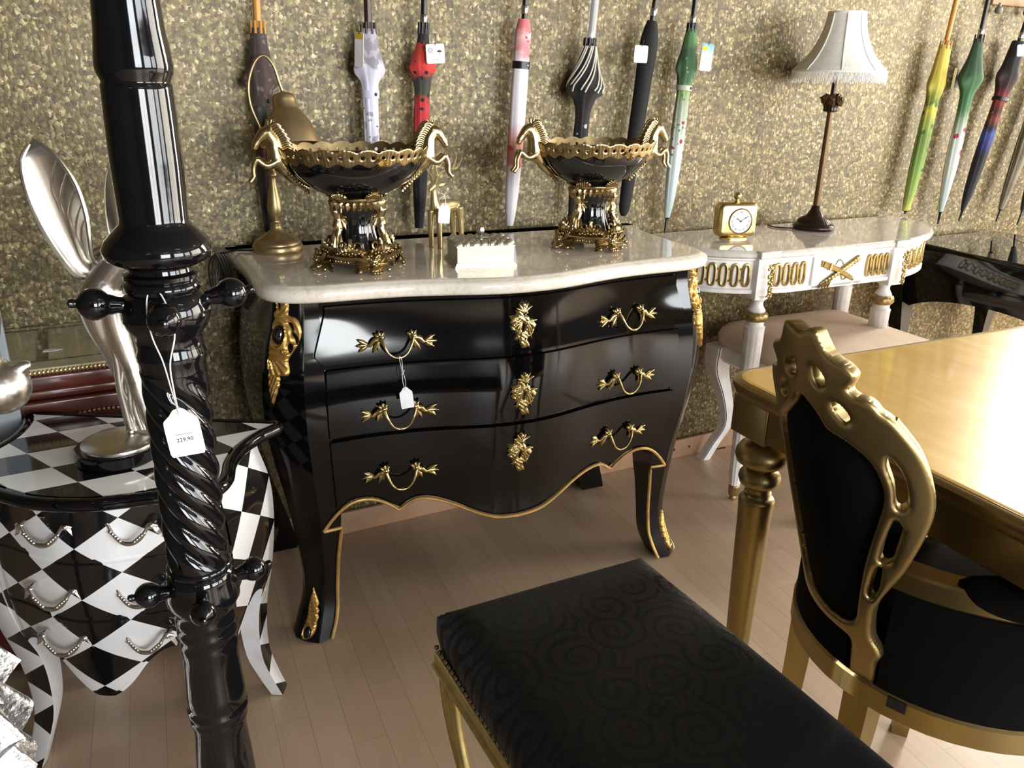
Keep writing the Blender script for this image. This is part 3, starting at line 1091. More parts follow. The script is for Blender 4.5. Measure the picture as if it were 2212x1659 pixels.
def caryatid():
    """small winged woman standing against the stem, facing +x, arms raised to the collar; origin at hip level base"""
    m = MB()
    m.tube(cr([(0, 0, 0.0), (0.004, 0, 0.012), (0.002, 0, 0.026), (0.006, 0, 0.042), (0.003, 0, 0.055)], 5), [0.012, 0.0125, 0.009, 0.0115, 0.006], 10)
    for s in (-1, 1):
        m.ball((0.013, s * 0.005, 0.044), 0.0048, 8)
        m.tube(cr([(0.002, s * 0.010, 0.050), (0.006, s * 0.021, 0.042), (0.004, s * 0.019, 0.066)], 5), [0.0045, 0.0038, 0.003], 8)
        m.tube(cr([(0.002, s * 0.006, 0.004), (0.008, s * 0.006, -0.012), (0.010, s * 0.004, -0.030)], 5), [0.009, 0.0075, 0.005], 8)
    m.tube([(0.003, 0, 0.052), (0.004, 0, 0.060)], 0.0042, 8)
    m.ball((0.006, 0, 0.066), (0.0068, 0.0062, 0.0078), 10)
    r = m.remesh(0.0017, 3)
    random.seed(3)
    for i in range(26):
        a, b = random.uniform(0, 2 * pi), random.uniform(-0.4, 1.2)
        r.ball((0.002 + 0.0085 * cos(a) * cos(b), 0.0085 * sin(a) * cos(b), 0.068 + 0.008 * sin(b)), 0.0026, 6)
    for s in (-1, 1):
        for k in range(5):
            r.leaf((-0.004, s * 0.006, 0.048 - 0.006 * k), (-0.012, s * (0.026 - 0.003 * k), 0.062 - 0.016 * k), 0.010, (0.7, s * 0.5, 0.2), 0.25, 3, 0, 6)
    for k in range(7):
        a = (k - 3) * 0.34
        r.leaf((0.010 * cos(a), 0.012 * sin(a), -0.010), (0.026 * cos(a), 0.030 * sin(a), -0.050), 0.012, (cos(a), sin(a), 0.5), 0.3, 3, 0, 6)
    return r

def foot_cluster():
    """cherub mask with wings over a paw, facing +x; origin on the ground under the body edge"""
    m = MB()
    m.ball((0.006, 0, 0.024), (0.010, 0.0105, 0.0115), 12)
    for s in (-1, 1):
        m.ball((0.014, s * 0.0048, 0.021), 0.0042, 8)      # cheeks
        m.ball((0.013, s * 0.0042, 0.027), 0.0028, 6)      # brows
        m.ball((0.004, s * 0.011, 0.024), (0.002, 0.002, 0.004), 6)
    m.ball((0.0165, 0, 0.0235), 0.0026, 6)
    m.ball((0.0145, 0, 0.0178), (0.0025, 0.004, 0.0018), 6)
    random.seed(5)
    for i in range(18):
        a = random.uniform(-1.5, 1.5)
        b = random.uniform(0.1, 1.2)
        m.ball((0.005 + 0.010 * cos(a) * cos(b), 0.0112 * sin(a), 0.026 + 0.0115 * sin(b)), 0.0029, 6)
    for s in (-1, 1):
        m.leaf((0.006, s * 0.010, 0.022), (0.000, s * 0.026, 0.038), 0.016, (1, s * 0.3, 0.2), 0.25, 4, 0, 8)
        for k in range(4):
            m.leaf((0.004, s * 0.010, 0.020 - 0.002 * k), (-0.004 - 0.004 * k, s * (0.040 - 0.003 * k), 0.022 - 0.008 * k), 0.013, (1, s * 0.3, 0.1), 0.28, 3, 0, 7)
        m.ball((0.006, s * 0.030, 0.006), 0.005, 8)
    # leaf beard and paw
    for k in range(5):
        a = (k - 2) * 0.5
        m.leaf((0.010, 0.004 * sin(a), 0.016), (0.016 + 0.004 * cos(a), 0.016 * sin(a), 0.004), 0.009, (1, 0, 0.3), 0.3, 3, 0, 6)
    m.ball((0.010, 0, 0.007), (0.010, 0.009, 0.007), 10)
    for k in (-1, 0, 1):
        m.ball((0.019, k * 0.006, 0.0042), (0.006, 0.0034, 0.0042), 8)
    for k in range(7):
        m.ball((0.014 - 0.002 * abs(k - 3), (k - 3) * 0.0042, 0.011), 0.0028, 6)
    return m

RA, RB = 0.150, 0.112
def bowl_set(name, label, loc, rz):
    t = thing(name, label, 'bowl', loc, rz, 'ormolu mounted centrepiece bowls')
    # bowl body
    def ell(s, z, n=56):
        return [(RA * s * cos(2 * pi * k / n), RB * s * sin(2 * pi * k / n) if s > 0.4 else RA * 0.9 * s * sin(2 * pi * k / n), z) for k in range(n)]
    prof = [(0.30, 0.150), (0.44, 0.156), (0.60, 0.168), (0.74, 0.183), (0.85, 0.199), (0.925, 0.216), (0.955, 0.232), (0.935, 0.232), (0.90, 0.214), (0.80, 0.195), (0.64, 0.177), (0.40, 0.164), (0.1, 0.160)]
    MB().loft([ell(s, z) for s, z in prof]).build('bowl_body', M_BLKGLAZE, t, angle=60)
    # pierced gallery
    per = 2 * pi
    nl = 22
    N = 352
    lo = [(per * i / N, 0.222 + 0.0035 * sin(per * i / N * nl / 1.0 + 1.2)) for i in range(N)]
    hi = [(per * i / N, 0.2475 + 0.0042 * abs(sin(per * i / N * nl / 2.0)) ** 0.8 * 1.6) for i in range(N)]
    sc = 0.132          # angle -> metres for the flat layout
    loop = [(a * sc, z) for a, z in lo] + [(per * sc - 1e-4, lo[0][1])] + [(per * sc - 1e-4, hi[0][1])] + [(a * sc, z) for a, z in hi[::-1]]
    holes = []
    for i in range(nl * 2):
        ca_ = (i + 0.5) / (nl * 2) * per * sc
        holes.append([(ca_ + 0.0036 * cos(q), 0.2375 + 0.0044 * sin(q)) for q in np.linspace(0, 2 * pi, 8, endpoint=False)])
    g = plate([loop] + holes, 0.0020, 0.0008, 0.0012, 0.0025, lambda x, y, d: 0.0005 * sin(x * 900))
    def gm(x, y, h):
        a = x / sc
        k = 0.965 + (y - 0.222) * 2.6
        nx, ny = cos(a) / RA, sin(a) / RB
        L = sqrt(nx * nx + ny * ny)
        return (RA * k * cos(a) + h * nx / L, RB * k * sin(a) + h * ny / L, y)
    g.map(gm)
    rim = [((RA * 0.955 + 0.0005) * cos(a), (RB * 0.955 + 0.0005) * sin(a), 0.2325) for a in np.linspace(0, 2 * pi, 72, endpoint=False)]
    g.tube(rim, 0.0022, 6, closed=True)
    for a0 in (-pi / 2 + 0.18, pi / 2):
        c = Vector((RA * 0.99 * cos(a0), RB * 0.99 * sin(a0), 0.226))
        nn = Vector((cos(a0), sin(a0), 0))
        tt = Vector((-sin(a0), cos(a0), 0))
        for k in range(7):
            q = (k - 3) * 0.42
            g.leaf(c + Vector((0, 0, 0.008)) + nn * 0.003, c + nn * 0.008 + tt * (0.016 * sin(q)) + Vector((0, 0, 0.008 - 0.019 * cos(q))), 0.007, nn, 0.4, 2, 0, 5)
    g.build('pierced_gallery', M_ORMOLU, t, angle=50)
    hm = seahorse()
    for s in (-1, 1):
        h = MB().merge(hm)
        h.xf(Matrix.Translation((s * (RA * 0.985), 0, 0.236)) @ (Matrix.Rotation(pi, 4, 'Z') if s < 0 else Matrix.Identity(4)) @ Matrix.Scale(1.0, 4))
        h.build('horse_mount', M_ORMOLU_LT, t, angle=70)
    # collar between bowl and stem
    c = MB().lathe([(0.046, 0.131), (0.052, 0.134), (0.056, 0.138), (0.054, 0.142), (0.058, 0.146), (0.058, 0.150), (0.050, 0.152), (0.040, 0.152)], n=40, flute=lambda th, z, r: r * (1 + 0.02 * cos(24 * th)))
    for k in range(26):
        a = 2 * pi * k / 26
        c.leaf((0.055 * cos(a), 0.055 * sin(a), 0.141), (0.050 * cos(a), 0.050 * sin(a), 0.124), 0.015, (cos(a), sin(a), -0.1), 0.3, 3, 0, 6)
    for k in range(5):
        a0 = 2 * pi * k / 5 - 1.2
        for j in range(7):
            a = a0 + (j - 3) * 0.085
            c.leaf((0.058 * cos(a), 0.056 * sin(a), 0.150), ((0.064 - 0.001 * abs(j - 3)) * cos(a), 0.062 * sin(a), 0.166 - 0.0028 * abs(j - 3)), 0.010, (cos(a), sin(a), -0.3), 0.4, 2, 0, 5)
            c.ball(((0.064 - 0.001 * abs(j - 3)) * cos(a), 0.062 * sin(a), 0.166 - 0.0028 * abs(j - 3)), 0.0022, 5)
    c.build('collar', M_ORMOLU, t, angle=60)
    # fluted stem
    MB().lathe([(0.060, 0.034), (0.056, 0.044), (0.050, 0.056), (0.0445, 0.070), (0.0405, 0.086), (0.040, 0.100), (0.043, 0.114), (0.049, 0.126), (0.053, 0.134)], n=128, flute=lambda th, z, r: r * (1 - 0.055 * abs(sin(9 * th)) ** 0.6)).build('stem', M_BLKGLAZE, t, angle=70)
    # plinth with scrollwork and four feet
    p = MB()
    def oct_(r, z):
        return [(r * (1 + 0.07 * cos(4 * a)) * cos(a), r * (1 + 0.07 * cos(4 * a)) * sin(a), z) for a in np.linspace(0, 2 * pi, 48, endpoint=False)]
    p.loft([oct_(0.070, 0.016), oct_(0.080, 0.018), oct_(0.083, 0.026), oct_(0.087, 0.030), oct_(0.087, 0.034), oct_(0.080, 0.036), oct_(0.05, 0.037)])
    for k in range(40):
        a = 2 * pi * k / 40
        r = 0.0835 * (1 + 0.07 * cos(4 * a))
        sp = [(0.0042 * (1 - q / 8) * cos(q + k), 0.0042 * (1 - q / 8) * sin(q + k)) for q in np.linspace(0, 6, 10)]
        p.tube([(r * cos(a + u / r), r * sin(a + u / r), 0.0235 + w) for u, w in sp], 0.0012, 4)
    p.build('plinth', M_ORMOLU, t, angle=50)
    fm_ = foot_cluster()
    for k in range(4):
        a = k * pi / 2 - pi / 2 + 0.12
        f = MB().merge(fm_)
        f.xf(Matrix.Rotation(a, 4, 'Z') @ Matrix.Translation((0.083, 0, 0)) @ Matrix.Scale(1.06, 4))
        f.build('mask_foot', M_ORMOLU, t, angle=60)
    cm = caryatid()
    for a in (pi + 0.35, -0.35):
        q = MB().merge(cm)
        q.xf(Matrix.Rotation(a, 4, 'Z') @ Matrix.Translation((0.047, 0, 0.083)) @ Matrix.Scale(0.92, 4))
        q.build('winged_figure', M_ORMOLU_LT, t, angle=70)
    # acanthus scrolls round the stem foot
    sw = MB()
    for k in range(6):
        a0 = 2 * pi * k / 6 - pi / 2 + 0.55
        for s in (-1, 1):
            sp = []
            for q in np.linspace(0, 7.2, 26):
                rr = 0.015 * (1 - q / 9.0)
                sp.append((a0 + s * (0.20 + rr * cos(q + 2.2) / 0.06), 0.056 + rr * sin(q + 2.2)))
            def wr(a, z):
                r = 0.066 + (0.056 - z) * 0.25
                return Vector((r * cos(a), r * sin(a), z))
            sw.tube([wr(a, z) for a, z in sp], [0.0036, 0.003, 0.0018], 6)
        for j in range(9):
            b = a0 + (j - 4) * 0.085
            r0 = 0.072
            sw.leaf((r0 * cos(b), r0 * sin(b), 0.036), ((r0 + 0.002) * cos(b + (j - 4) * 0.05), (r0 + 0.002) * sin(b + (j - 4) * 0.05), 0.062 - 0.0035 * abs(j - 4)), 0.012, (cos(b), sin(b), 0.2), 0.35, 3, 0, 7)
            sw.ball((0.079 * cos(b), 0.079 * sin(b), 0.040 + 0.002 * (j % 2)), 0.0036, 6)
    sw.build('acanthus_scrolls', M_ORMOLU, t, angle=60)
    return t
M_BLKGLAZE = simple('black_porcelain', (0.004, 0.004, 0.005, 1), 0.07, 0, 0.5)
M_ORMOLU_LT = gold('ormolu_light', 'BFAC82', 0.24, 1.0, (300, 0.2, 0.0005), 0.2)
b1 = bowl_set('centrepiece_bowl', 'black and gilt centrepiece bowl with horse mounts beside the brass lamp', (0.537, 1.742, TOPZ + 0.001), radians(-4))
b2 = dup(b1, (1.139, 1.752, TOPZ + 0.001), radians(-4))
tag(b2, 'black and gilt centrepiece bowl with horse mounts at the console end of the commode', 'bowl', 'ormolu mounted centrepiece bowls')

# ---------------------------------------------------------------- brass desk lamp
lamp = thing('desk_lamp', 'antique brass desk lamp with bell shade behind the centrepiece bowl', 'lamp', (0.412, 1.972, TOPZ))
MB().lathe([(0.0, 0.0), (0.056, 0.0), (0.058, 0.003), (0.058, 0.014), (0.055, 0.018), (0.0535, 0.019), (0.0535, 0.021), (0.050, 0.026), (0.046, 0.029), (0.036, 0.035), (0.024, 0.042), (0.016, 0.049), (0.013, 0.055), (0.012, 0.060)], n=48).build('base', M_ABRASS, lamp)
MB().lathe([(0.012, 0.058), (0.013, 0.062), (0.013, 0.064), (0.009, 0.068), (0.0085, 0.072), (0.011, 0.076), (0.0155, 0.088), (0.0175, 0.100), (0.016, 0.114), (0.0125, 0.132), (0.009, 0.150), (0.0078, 0.166), (0.009, 0.172), (0.011, 0.174), (0.011, 0.178), (0.008, 0.182), (0.0065, 0.188), (0.0, 0.19)], n=32).build('stem', M_ABRASS, lamp)
arm = cr([(0, 0, 0.186), (-0.004, 0, 0.225), (-0.016, 0.004, 0.275), (-0.033, 0.006, 0.325), (-0.034, 0.004, 0.372), (-0.018, 0, 0.414), (0.002, -0.004, 0.428), (0.019, -0.008, 0.410), (0.029, -0.010, 0.375), (0.036, -0.010, 0.352)], 8)
MB().tube(arm, 0.0034, 10).build('arm', M_ABRASS, lamp)
ax = Vector((0.03, -0.20, -0.98)).normalized()
Ms = Matrix.Translation((0.036, -0.010, 0.352)) @ ax.to_track_quat('Z', 'Y').to_matrix().to_4x4()
MB().lathe([(0.0, -0.002), (0.010, 0.0), (0.018, 0.003), (0.0215, 0.008), (0.0225, 0.016), (0.0235, 0.033), (0.0255, 0.036), (0.032, 0.044), (0.041, 0.058), (0.049, 0.076), (0.055, 0.094), (0.058, 0.108), (0.0588, 0.112), (0.0575, 0.1125), (0.0565, 0.108), (0.0535, 0.094), (0.0475, 0.076), (0.040, 0.059), (0.031, 0.045), (0.024, 0.037), (0.0, 0.036)], n=48, M=Ms @ Matrix.Diagonal((1.13, 1.13, 1.0, 1.0)), cap=False).build('shade', M_ABRASS, lamp)
MB().lathe([(0.0, -0.006), (0.005, -0.004), (0.006, 0.0), (0.0, 0.002)], n=12, M=Ms).build('finial', M_ABRASS, lamp)
cable = [(-0.055, 0.005, 0.004), (-0.085, 0.02, 0.004), (-0.105, 0.02, 0.003), (-0.122, 0.0, 0.003)]
MB().tube(cr(cable, 6), 0.0022, 6).build('cable', M_CORD, lamp)
# coil of the lamp cable hanging over the commode end
coil = thing('cable_coil', 'coiled black lamp cable hanging beside the left end of the commode', 'cable', (0.282, 1.99, 0.80))
cmb = MB()
for k in range(4):
    off = (k - 1.5) * 0.006
    cmb.tube(cr([(0.0 + off, 0, 0.05), (-0.014 + off * 1.4, 0.003 * k, 0.02), (-0.012 + off, 0.002 * k, -0.04), (0.012 + off, 0, -0.075), (0.018 + off * .6, 0, -0.03), (0.010 + off, 0, 0.03)], 6, True), 0.0022, 6, closed=True)
cmb.tube(cr([(0.006, 0, 0.045), (0.002, -0.002, 0.052), (0.014, -0.012, 0.0535)], 5), 0.0022, 6)
cmb.ball((0.005, 0, -0.01), (0.012, 0.008, 0.004), 8)
cmb.build('loops', M_CORD, coil)

# ---------------------------------------------------------------- deer figurine with tag
deer = thing('deer_figurine', 'brass deer figurine with antlers between the two centrepiece bowls', 'figurine', (0.800, 1.885, TOPZ), radians(30))
# local: facing -x
dm = MB()
dm.tube(cr([(-0.036, 0, 0.098), (-0.01, 0, 0.095), (0.025, 0, 0.096), (0.048, 0, 0.093)], 5), [0.0165, 0.018, 0.016, 0.013], 12)
for (x, y) in ((-0.036, -0.013), (-0.036, 0.013)):
    dm.tube([(x, y, 0.09), (x - 0.001, y, 0.045), (x, y, 0.0)], [0.0095, 0.007, 0.0058], 10)
for (x, y) in ((0.050, -0.012), (0.050, 0.012)):
    dm.tube([(x - 0.006, y, 0.092), (x, y, 0.06), (x + 0.006, y, 0.0)], [0.012, 0.0085, 0.0058], 10)
dm.tube(cr([(-0.036, 0, 0.096), (-0.040, 0, 0.118), (-0.041, 0, 0.138), (-0.043, 0, 0.148)], 5), [0.014, 0.0085, 0.0065, 0.007], 10)
dm.tube([(-0.040, 0, 0.150), (-0.053, 0, 0.142), (-0.059, 0, 0.137)], [0.0095, 0.006, 0.0028], 10)
dm.tube([(0.055, 0, 0.098), (0.062, 0, 0.090)], [0.004, 0.002], 6)
dd = dm.remesh(0.0018, 4)
M_DEER = gold('pale_gold', 'D2BE88', 0.3, 0.75, (200, 0.1, 0.0006), 0.1)
db = dd.build('body', M_DEER, deer, angle=80)
an = MB()
for s in (-1, 1):
    an.tube(cr([(-0.038, s * 0.004, 0.154), (-0.038, s * 0.010, 0.172), (-0.026, s * 0.018, 0.183), (-0.004, s * 0.024, 0.186), (0.020, s * 0.026, 0.190), (0.040, s * 0.026, 0.212)], 6), [0.0036, 0.0034, 0.0030, 0.0026, 0.001], 8)
    an.tube(cr([(-0.038, s * 0.010, 0.172), (-0.047, s * 0.013, 0.184), (-0.049, s * 0.014, 0.200)], 5), [0.003, 0.0024, 0.0008], 7)
    an.tube(cr([(-0.026, s * 0.018, 0.183), (-0.014, s * 0.022, 0.197), (-0.018, s * 0.024, 0.208), (-0.026, s * 0.025, 0.210)], 5), [0.003, 0.0024, 0.0018, 0.001], 7)
    an.tube(cr([(0.000, s * 0.024, 0.186), (0.010, s * 0.026, 0.200), (0.016, s * 0.026, 0.217)], 5), [0.0028, 0.002, 0.0008], 7)
    an.leaf((-0.036, s * 0.007, 0.150), (-0.018, s * 0.022, 0.156), 0.012, (-1, 0, 0.3), 0.3, 1, 0, 6)
an.build('antlers', M_DEER, deer)
price_tag('price_tag', 'small white price tag hanging from the brass deer', (0.776, 1.826, TOPZ + 0.107), radians(-20), 0.0275, 0.048, 0.06,
          string=[[(0, 0, 0.001), (0.002, 0.012, 0.003), (-0.003, 0.022, 0.002), (0.004, 0.031, -0.012), (-0.004, 0.031, -0.03), (-0.010, 0.029, -0.012), (0, 0.024, 0.001), (0.001, 0.010, 0.003), (0, 0, 0.001)], [(-0.003, 0.023, 0.003), (-0.012, 0.016, 0.004), (-0.014, 0.010, 0.004)], [(-0.002, 0.026, 0.003), (-0.014, 0.029, 0.004), (-0.018, 0.031, 0.004)]])

# ---------------------------------------------------------------- silver trinket box
box = thing('trinket_box', 'silver trinket box with shell covered lid and ball knob', 'box', (0.800, 1.680, TOPZ), radians(-12))
M_SILVBOX = gold('brushed_silver', 'BDB8A6', 0.42, 0.8, (90, 0.15, 0.001), 0.12)
BW, BD = 0.128, 0.110
bm_ = MB().box((0, 0, 0.026), (BW, BD, 0.036))
rect = [(-BW / 2, -BD / 2), (BW / 2, -BD / 2), (BW / 2, BD / 2), (-BW / 2, BD / 2)]
for s, z0, z1 in ((0.006, 0.0, 0.004), (0.0045, 0.004, 0.007), (0.0025, 0.007, 0.010)):
    bm_.box((0, 0, (z0 + z1) / 2), (BW + 2 * s, BD + 2 * s, z1 - z0))
bm_.build('body', M_SILVBOX, box, angle=30)
ld = MB().box((0, 0, 0.0455), (BW + 0.004, BD + 0.004, 0.003))
random.seed(11)
for i in range(7):
    for j in range(6):
        x = (i - 3) * 0.0185 + (0.009 if j % 2 else 0) - 0.004
        y = (j - 2.5) * 0.0185
        if abs(x) < 0.012 and abs(y) < 0.012:
            continue
        a = random.uniform(0, 2 * pi)
        sx_, sy_ = random.uniform(0.0105, 0.0125), random.uniform(0.0080, 0.0095)
        sh = MB().lathe([(1.0, 0.0), (0.96, 0.35), (0.75, 0.72), (0.4, 0.95), (0.0, 1.0)], n=26, flute=lambda th, z, r: r * (1 + 0.06 * cos(13 * th)))
        sh.map(lambda px, py, pz: (px * sx_, py * sy_, pz * 0.0095 + 0.0004 * cos(sqrt((px + 1) ** 2 + py * py) * 16) * pz))
        sh.xf(Matrix.Translation((x, y, 0.0465)) @ Matrix.Rotation(a, 4, 'Z'))
        ld.merge(sh)
ld.tube(cr([(0.010, 0.004, 0.056), (0.026, -0.016, 0.058), (0.030, -0.040, 0.056), (0.036, -0.055, 0.048)], 5), 0.0018, 6)
ld.tube(cr([(0.006, -0.008, 0.056), (0.018, -0.030, 0.058), (0.022, -0.056, 0.048)], 5), 0.0016, 6)
lo_ = ld.build('lid', M_SILVBOX, box, angle=50)
MB().lathe([(0.010, 0.050), (0.009, 0.056), (0.0055, 0.059), (0.0055, 0.062), (0.007, 0.064), (0.0095, 0.068), (0.0098, 0.073), (0.0075, 0.079), (0.0, 0.081)], n=24).build('knob', M_SILVER, box)

# tag on the commode's upper left handle
hp_ = commode.matrix_world
def cw(p):
    return Matrix.Translation((CMX, CMY, 0)) @ Matrix.Rotation(CMR, 4, 'Z') @ Vector(p)
hb = surf_frame(-HX[0], HZ[0]) @ Vector((0.008, -0.029, 0.030))
hb = cw(hb)
price_tag('price_tag', 'small white price tag on a string from the top left commode handle', (hb.x + 0.001, hb.y - 0.006, hb.z - 0.072), radians(-12), 0.0275, 0.048, -0.12, lean=0.03,
          string=[[(0, 0, 0.001), (0.003, 0.020, 0.001), (0.001, 0.045, 0.001), (0.002, 0.066, 0.003), (0.0, 0.076, 0.0), (-0.001, 0.074, -0.006), (-0.002, 0.066, -0.003), (-0.001, 0.045, 0.002), (-0.003, 0.02, 0.003), (0, 0, 0.001)], [(0.004, 0.045, 0.0), (0.001, 0.040, 0.003), (-0.003, 0.036, 0.001)]])
# ---------------------------------------------------------------- umbrellas hanging along the wall
def fabric(name, stops, spots=None, scale=40, noise_amt=0.06, length=0.5, rough=0.75, stripes=None):
    """folded-canopy print: colour bands down the length broken up by noise, optional printed blotches"""
    k = NT(name)
    co = k.coord('Object')
    sp = k.n('ShaderNodeSeparateXYZ')
    k.l(co, sp.inputs[0])
    nz = k.noise(co, 28, 3)
    t = k.math('DIVIDE', sp.outputs[2], length)
    t = k.math('ADD', t, k.math('MULTIPLY', k.math('SUBTRACT', nz[0], 0.5), noise_amt * 4))
    col = k.ramp(t, [(p, hx(c)) for p, c in stops])
    if spots:
        for (c, sc, thr, lo, hi) in spots:
            v = k.n('ShaderNodeTexVoronoi', feature='F1')
            v.inputs['Scale'].default_value = sc
            nv = k.n('ShaderNodeVectorMath', operation='MULTIPLY_ADD')
            k.l(nz[1], nv.inputs[0])
            nv.inputs[1].default_value = (0.02, 0.02, 0.02)
            k.l(co, nv.inputs[2])
            k.l(nv.outputs[0], v.inputs['Vector'])
            m = k.math('LESS_THAN', v.outputs['Distance'], thr)
            a = k.math('GREATER_THAN', k.math('DIVIDE', sp.outputs[2], length), lo)
            b = k.math('LESS_THAN', k.math('DIVIDE', sp.outputs[2], length), hi)
            col = k.mix(k.math('MULTIPLY', m, k.math('MULTIPLY', a, b)), col, hx(c))
    if stripes:
        w = k.n('ShaderNodeTexWave', wave_type='RINGS', rings_direction='Z')
        w.inputs['Scale'].default_value = stripes[1]
        w.inputs['Distortion'].default_value = 3.0
        k.l(co, w.inputs['Vector'])
        col = k.mix(k.math('MULTIPLY', k.math('GREATER_THAN', w.outputs['Fac'], 0.72), stripes[2]), col, hx(stripes[0]))
    k.l(col, k.b.inputs['Base Color'])
    k.set(Roughness=rough)
    k.b.inputs['Sheen Weight'].default_value = 0.15
    return k.m
M_FERRULE = simple('dark_ferrule', '1C1714', 0.35)
M_CHROME = gold('chrome', 'C8C8C8', 0.15, 1.0, None)
M_WOODH = simple('light_wood_handle', 'C98F3E', 0.4, var=(14, 0.15))
M_MAROON = simple('maroon_handle', '3B1A1C', 0.35)
M_BLACKH = simple('black_handle', '141416', 0.35)
M_TIPS = simple('rib_tips', '201C1A', 0.4)

def umbrella(label, tip, top, prof, mat, handle, tipl=0.03, twist=1.0, folds=8, depth=0.14, band=None, hlen=0.22, group='umbrellas hanging on the wallpapered wall', flare=(0.8, 0.0, 0.0), tips=True, collar=None, rail_z=None):
    """tip/top: world points of the canopy's lower and upper end; prof [(t, r)] from tip to top"""
    A, B = Vector(tip), Vector(top)
    L = (B - A).length
    ax = (B - A).normalized()
    t = thing('umbrella', label, 'umbrella', A, 0, group)
    t.rotation_mode = 'QUATERNION'
    t.rotation_quaternion = Vector((0, 0, 1)).rotation_difference(ax)
    rows = 44
    secs = []
    n = folds * 8
    rows = 90
    for i in range(rows + 1):
        s = i / rows
        r = sinterp(s, prof)
        sec = []
        for k in range(n):
            th = 2 * pi * k / n
            ph = folds * th + twist * 5.0 * s
            d = depth * (0.4 + 0.6 * sin(pi * min(1, s * 1.1)))
            saw = (ph / (2 * pi)) % 1.0
            rr = r * (1 - d + d * (saw if saw < 0.85 else (1 - saw) / 0.15 * 0.85))
            z = s * L
            rr *= 1 + flare[1] * max(0.0, cos(2 * (th - flare[2]))) ** 3 * exp(-((s - flare[0]) / 0.035) ** 2)
            z -= 0.02 * L * max(0.0, cos(2 * (th - flare[2]))) ** 3 * exp(-((s - flare[0]) / 0.05) ** 2)
            sec.append((rr * cos(th), rr * sin(th) * 0.9, z))
        secs.append(sec)
    MB().loft(secs).build('canopy', mat, t, angle=60)
    # lower ferrule
    if tipl > 0:
        MB().lathe([(0.0, -tipl), (0.0035, -tipl + 0.002), (0.0045, -0.004), (prof[0][1] * 0.95, 0.0), (prof[0][1] * 0.9, 0.006), (0.0, 0.007)], n=12).build('ferrule', M_FERRULE, t)
    # rib tips round the top of the canopy
    rt = prof[-1][1]
    if tips:
        m = MB()
        for k in range(8):
            a = 2 * pi * k / 8 + 0.2
            m.tube([(rt * 0.92 * cos(a), rt * 0.92 * sin(a), L - 0.012), (rt * 0.9 * cos(a), rt * 0.9 * sin(a), L + 0.014)], [0.0032, 0.0036, 0.0028], 6)
        m.build('rib_tips', handle if handle in (M_WOODH, M_MAROON) else M_TIPS, t)
    hm, hr = handle, (0.0085 if handle in (M_WOODH, M_MAROON) else 0.0075)
    z0 = L - 0.02
    zt = L + hlen
    R = 0.026
    pts = [(0, 0, z0), (0, 0, zt - 0.06)] + [(0, -R + R * cos(q), zt + R * sin(q)) for q in np.linspace(0, pi, 9)] + [(0, -2 * R, zt - 0.03)]
    MB().tube(pts, hr, 12).build('handle', hm, t)
    if handle is M_BLACKH:
        MB().lathe([(hr + 0.0008, L + 0.012), (hr + 0.0018, L + 0.014), (hr + 0.0018, L + 0.030), (hr + 0.0008, L + 0.032)], n=14).build('collar', M_CHROME, t)
    if band:
        s, bm_mat, bw = band
        r = sinterp(s, prof) * 1.02
        MB().lathe([(r * 0.95, s * L - bw / 2), (r + 0.001, s * L - bw / 2), (r + 0.001, s * L + bw / 2), (r * 0.95, s * L + bw / 2)], n=28).build('strap', bm_mat, t)
        st = Vector((r * 0.35, -r * 0.95 - 0.001, s * L))
        MB().ball(st, (0.004, 0.0022, 0.004), 10).build('press_stud', M_BLACKH if bm_mat is not M_BLACKH else M_CHROME, t)
    return t, L

Yw = 2.03
mA = fabric('brown_floral_fabric', [(0.0, '1E1A1A'), (0.25, '2B2422'), (0.42, '5B3B2E'), (0.5, '4E5148'), (0.62, '4A3A38'), (0.8, '3D3233'), (1.0, '453A3C')], [('6C5A55', 55, 0.25, 0.3, 0.95), ('8C4A33', 40, 0.2, 0.15, 0.6)])
umbrella('dark brown floral umbrella with light wooden handle behind the brass lamp', (0.408, Yw, 0.887), (0.419, Yw, 1.337),
         [(0, .012), (.2, .019), (.45, .023), (.6, .0235), (.72, .027), (.78, .032), (.84, .027), (.93, .020), (1, .0165)], mA, M_WOODH, 0.0, flare=(0.77, 0.45, 3.0), hlen=0.36, band=(0.66, mA, 0.022))
mB = fabric('lavender_print_fabric', [(0.0, 'D9D6E6'), (0.3, 'C9C7D8'), (0.5, 'DCD9EA'), (0.66, 'CFCBE2'), (0.74, 'C6C3D6'), (0.77, '85828C'), (1.0, '8C8992')], [('9C9AA8', 46, 0.36, 0.2, 0.55), ('4A4856', 60, 0.14, 0.1, 0.6)], stripes=('C8C6CE', 42, 0.35))
uB, LB = umbrella('lavender and grey printed umbrella with maroon handle above the left bowl', (0.668, Yw, 0.885), (0.673, Yw, 1.345),
         [(0, .010), (.2, .019), (.5, .0205), (.68, .0205), (.74, .023), (.82, .0375), (.87, .031), (.94, .023), (1, .0185)], mB, M_MAROON, 0.03, flare=(0.81, 0.10, 0.1), hlen=0.35, band=(0.685, simple('lavender_strap', 'CFCBE4', 0.7), 0.018))
mC = fabric('poppy_print_fabric', [(0.0, '111116'), (0.42, '131319'), (0.48, 'B02A30'), (0.62, 'B8262C'), (0.66, '2B3A2C'), (0.73, '39322F'), (0.76, 'C8352F'), (0.87, 'CE4034'), (0.9, '161417'), (1.0, '131317')], [('0E0E12', 42, 0.22, 0.45, 0.9)], noise_amt=0.03)
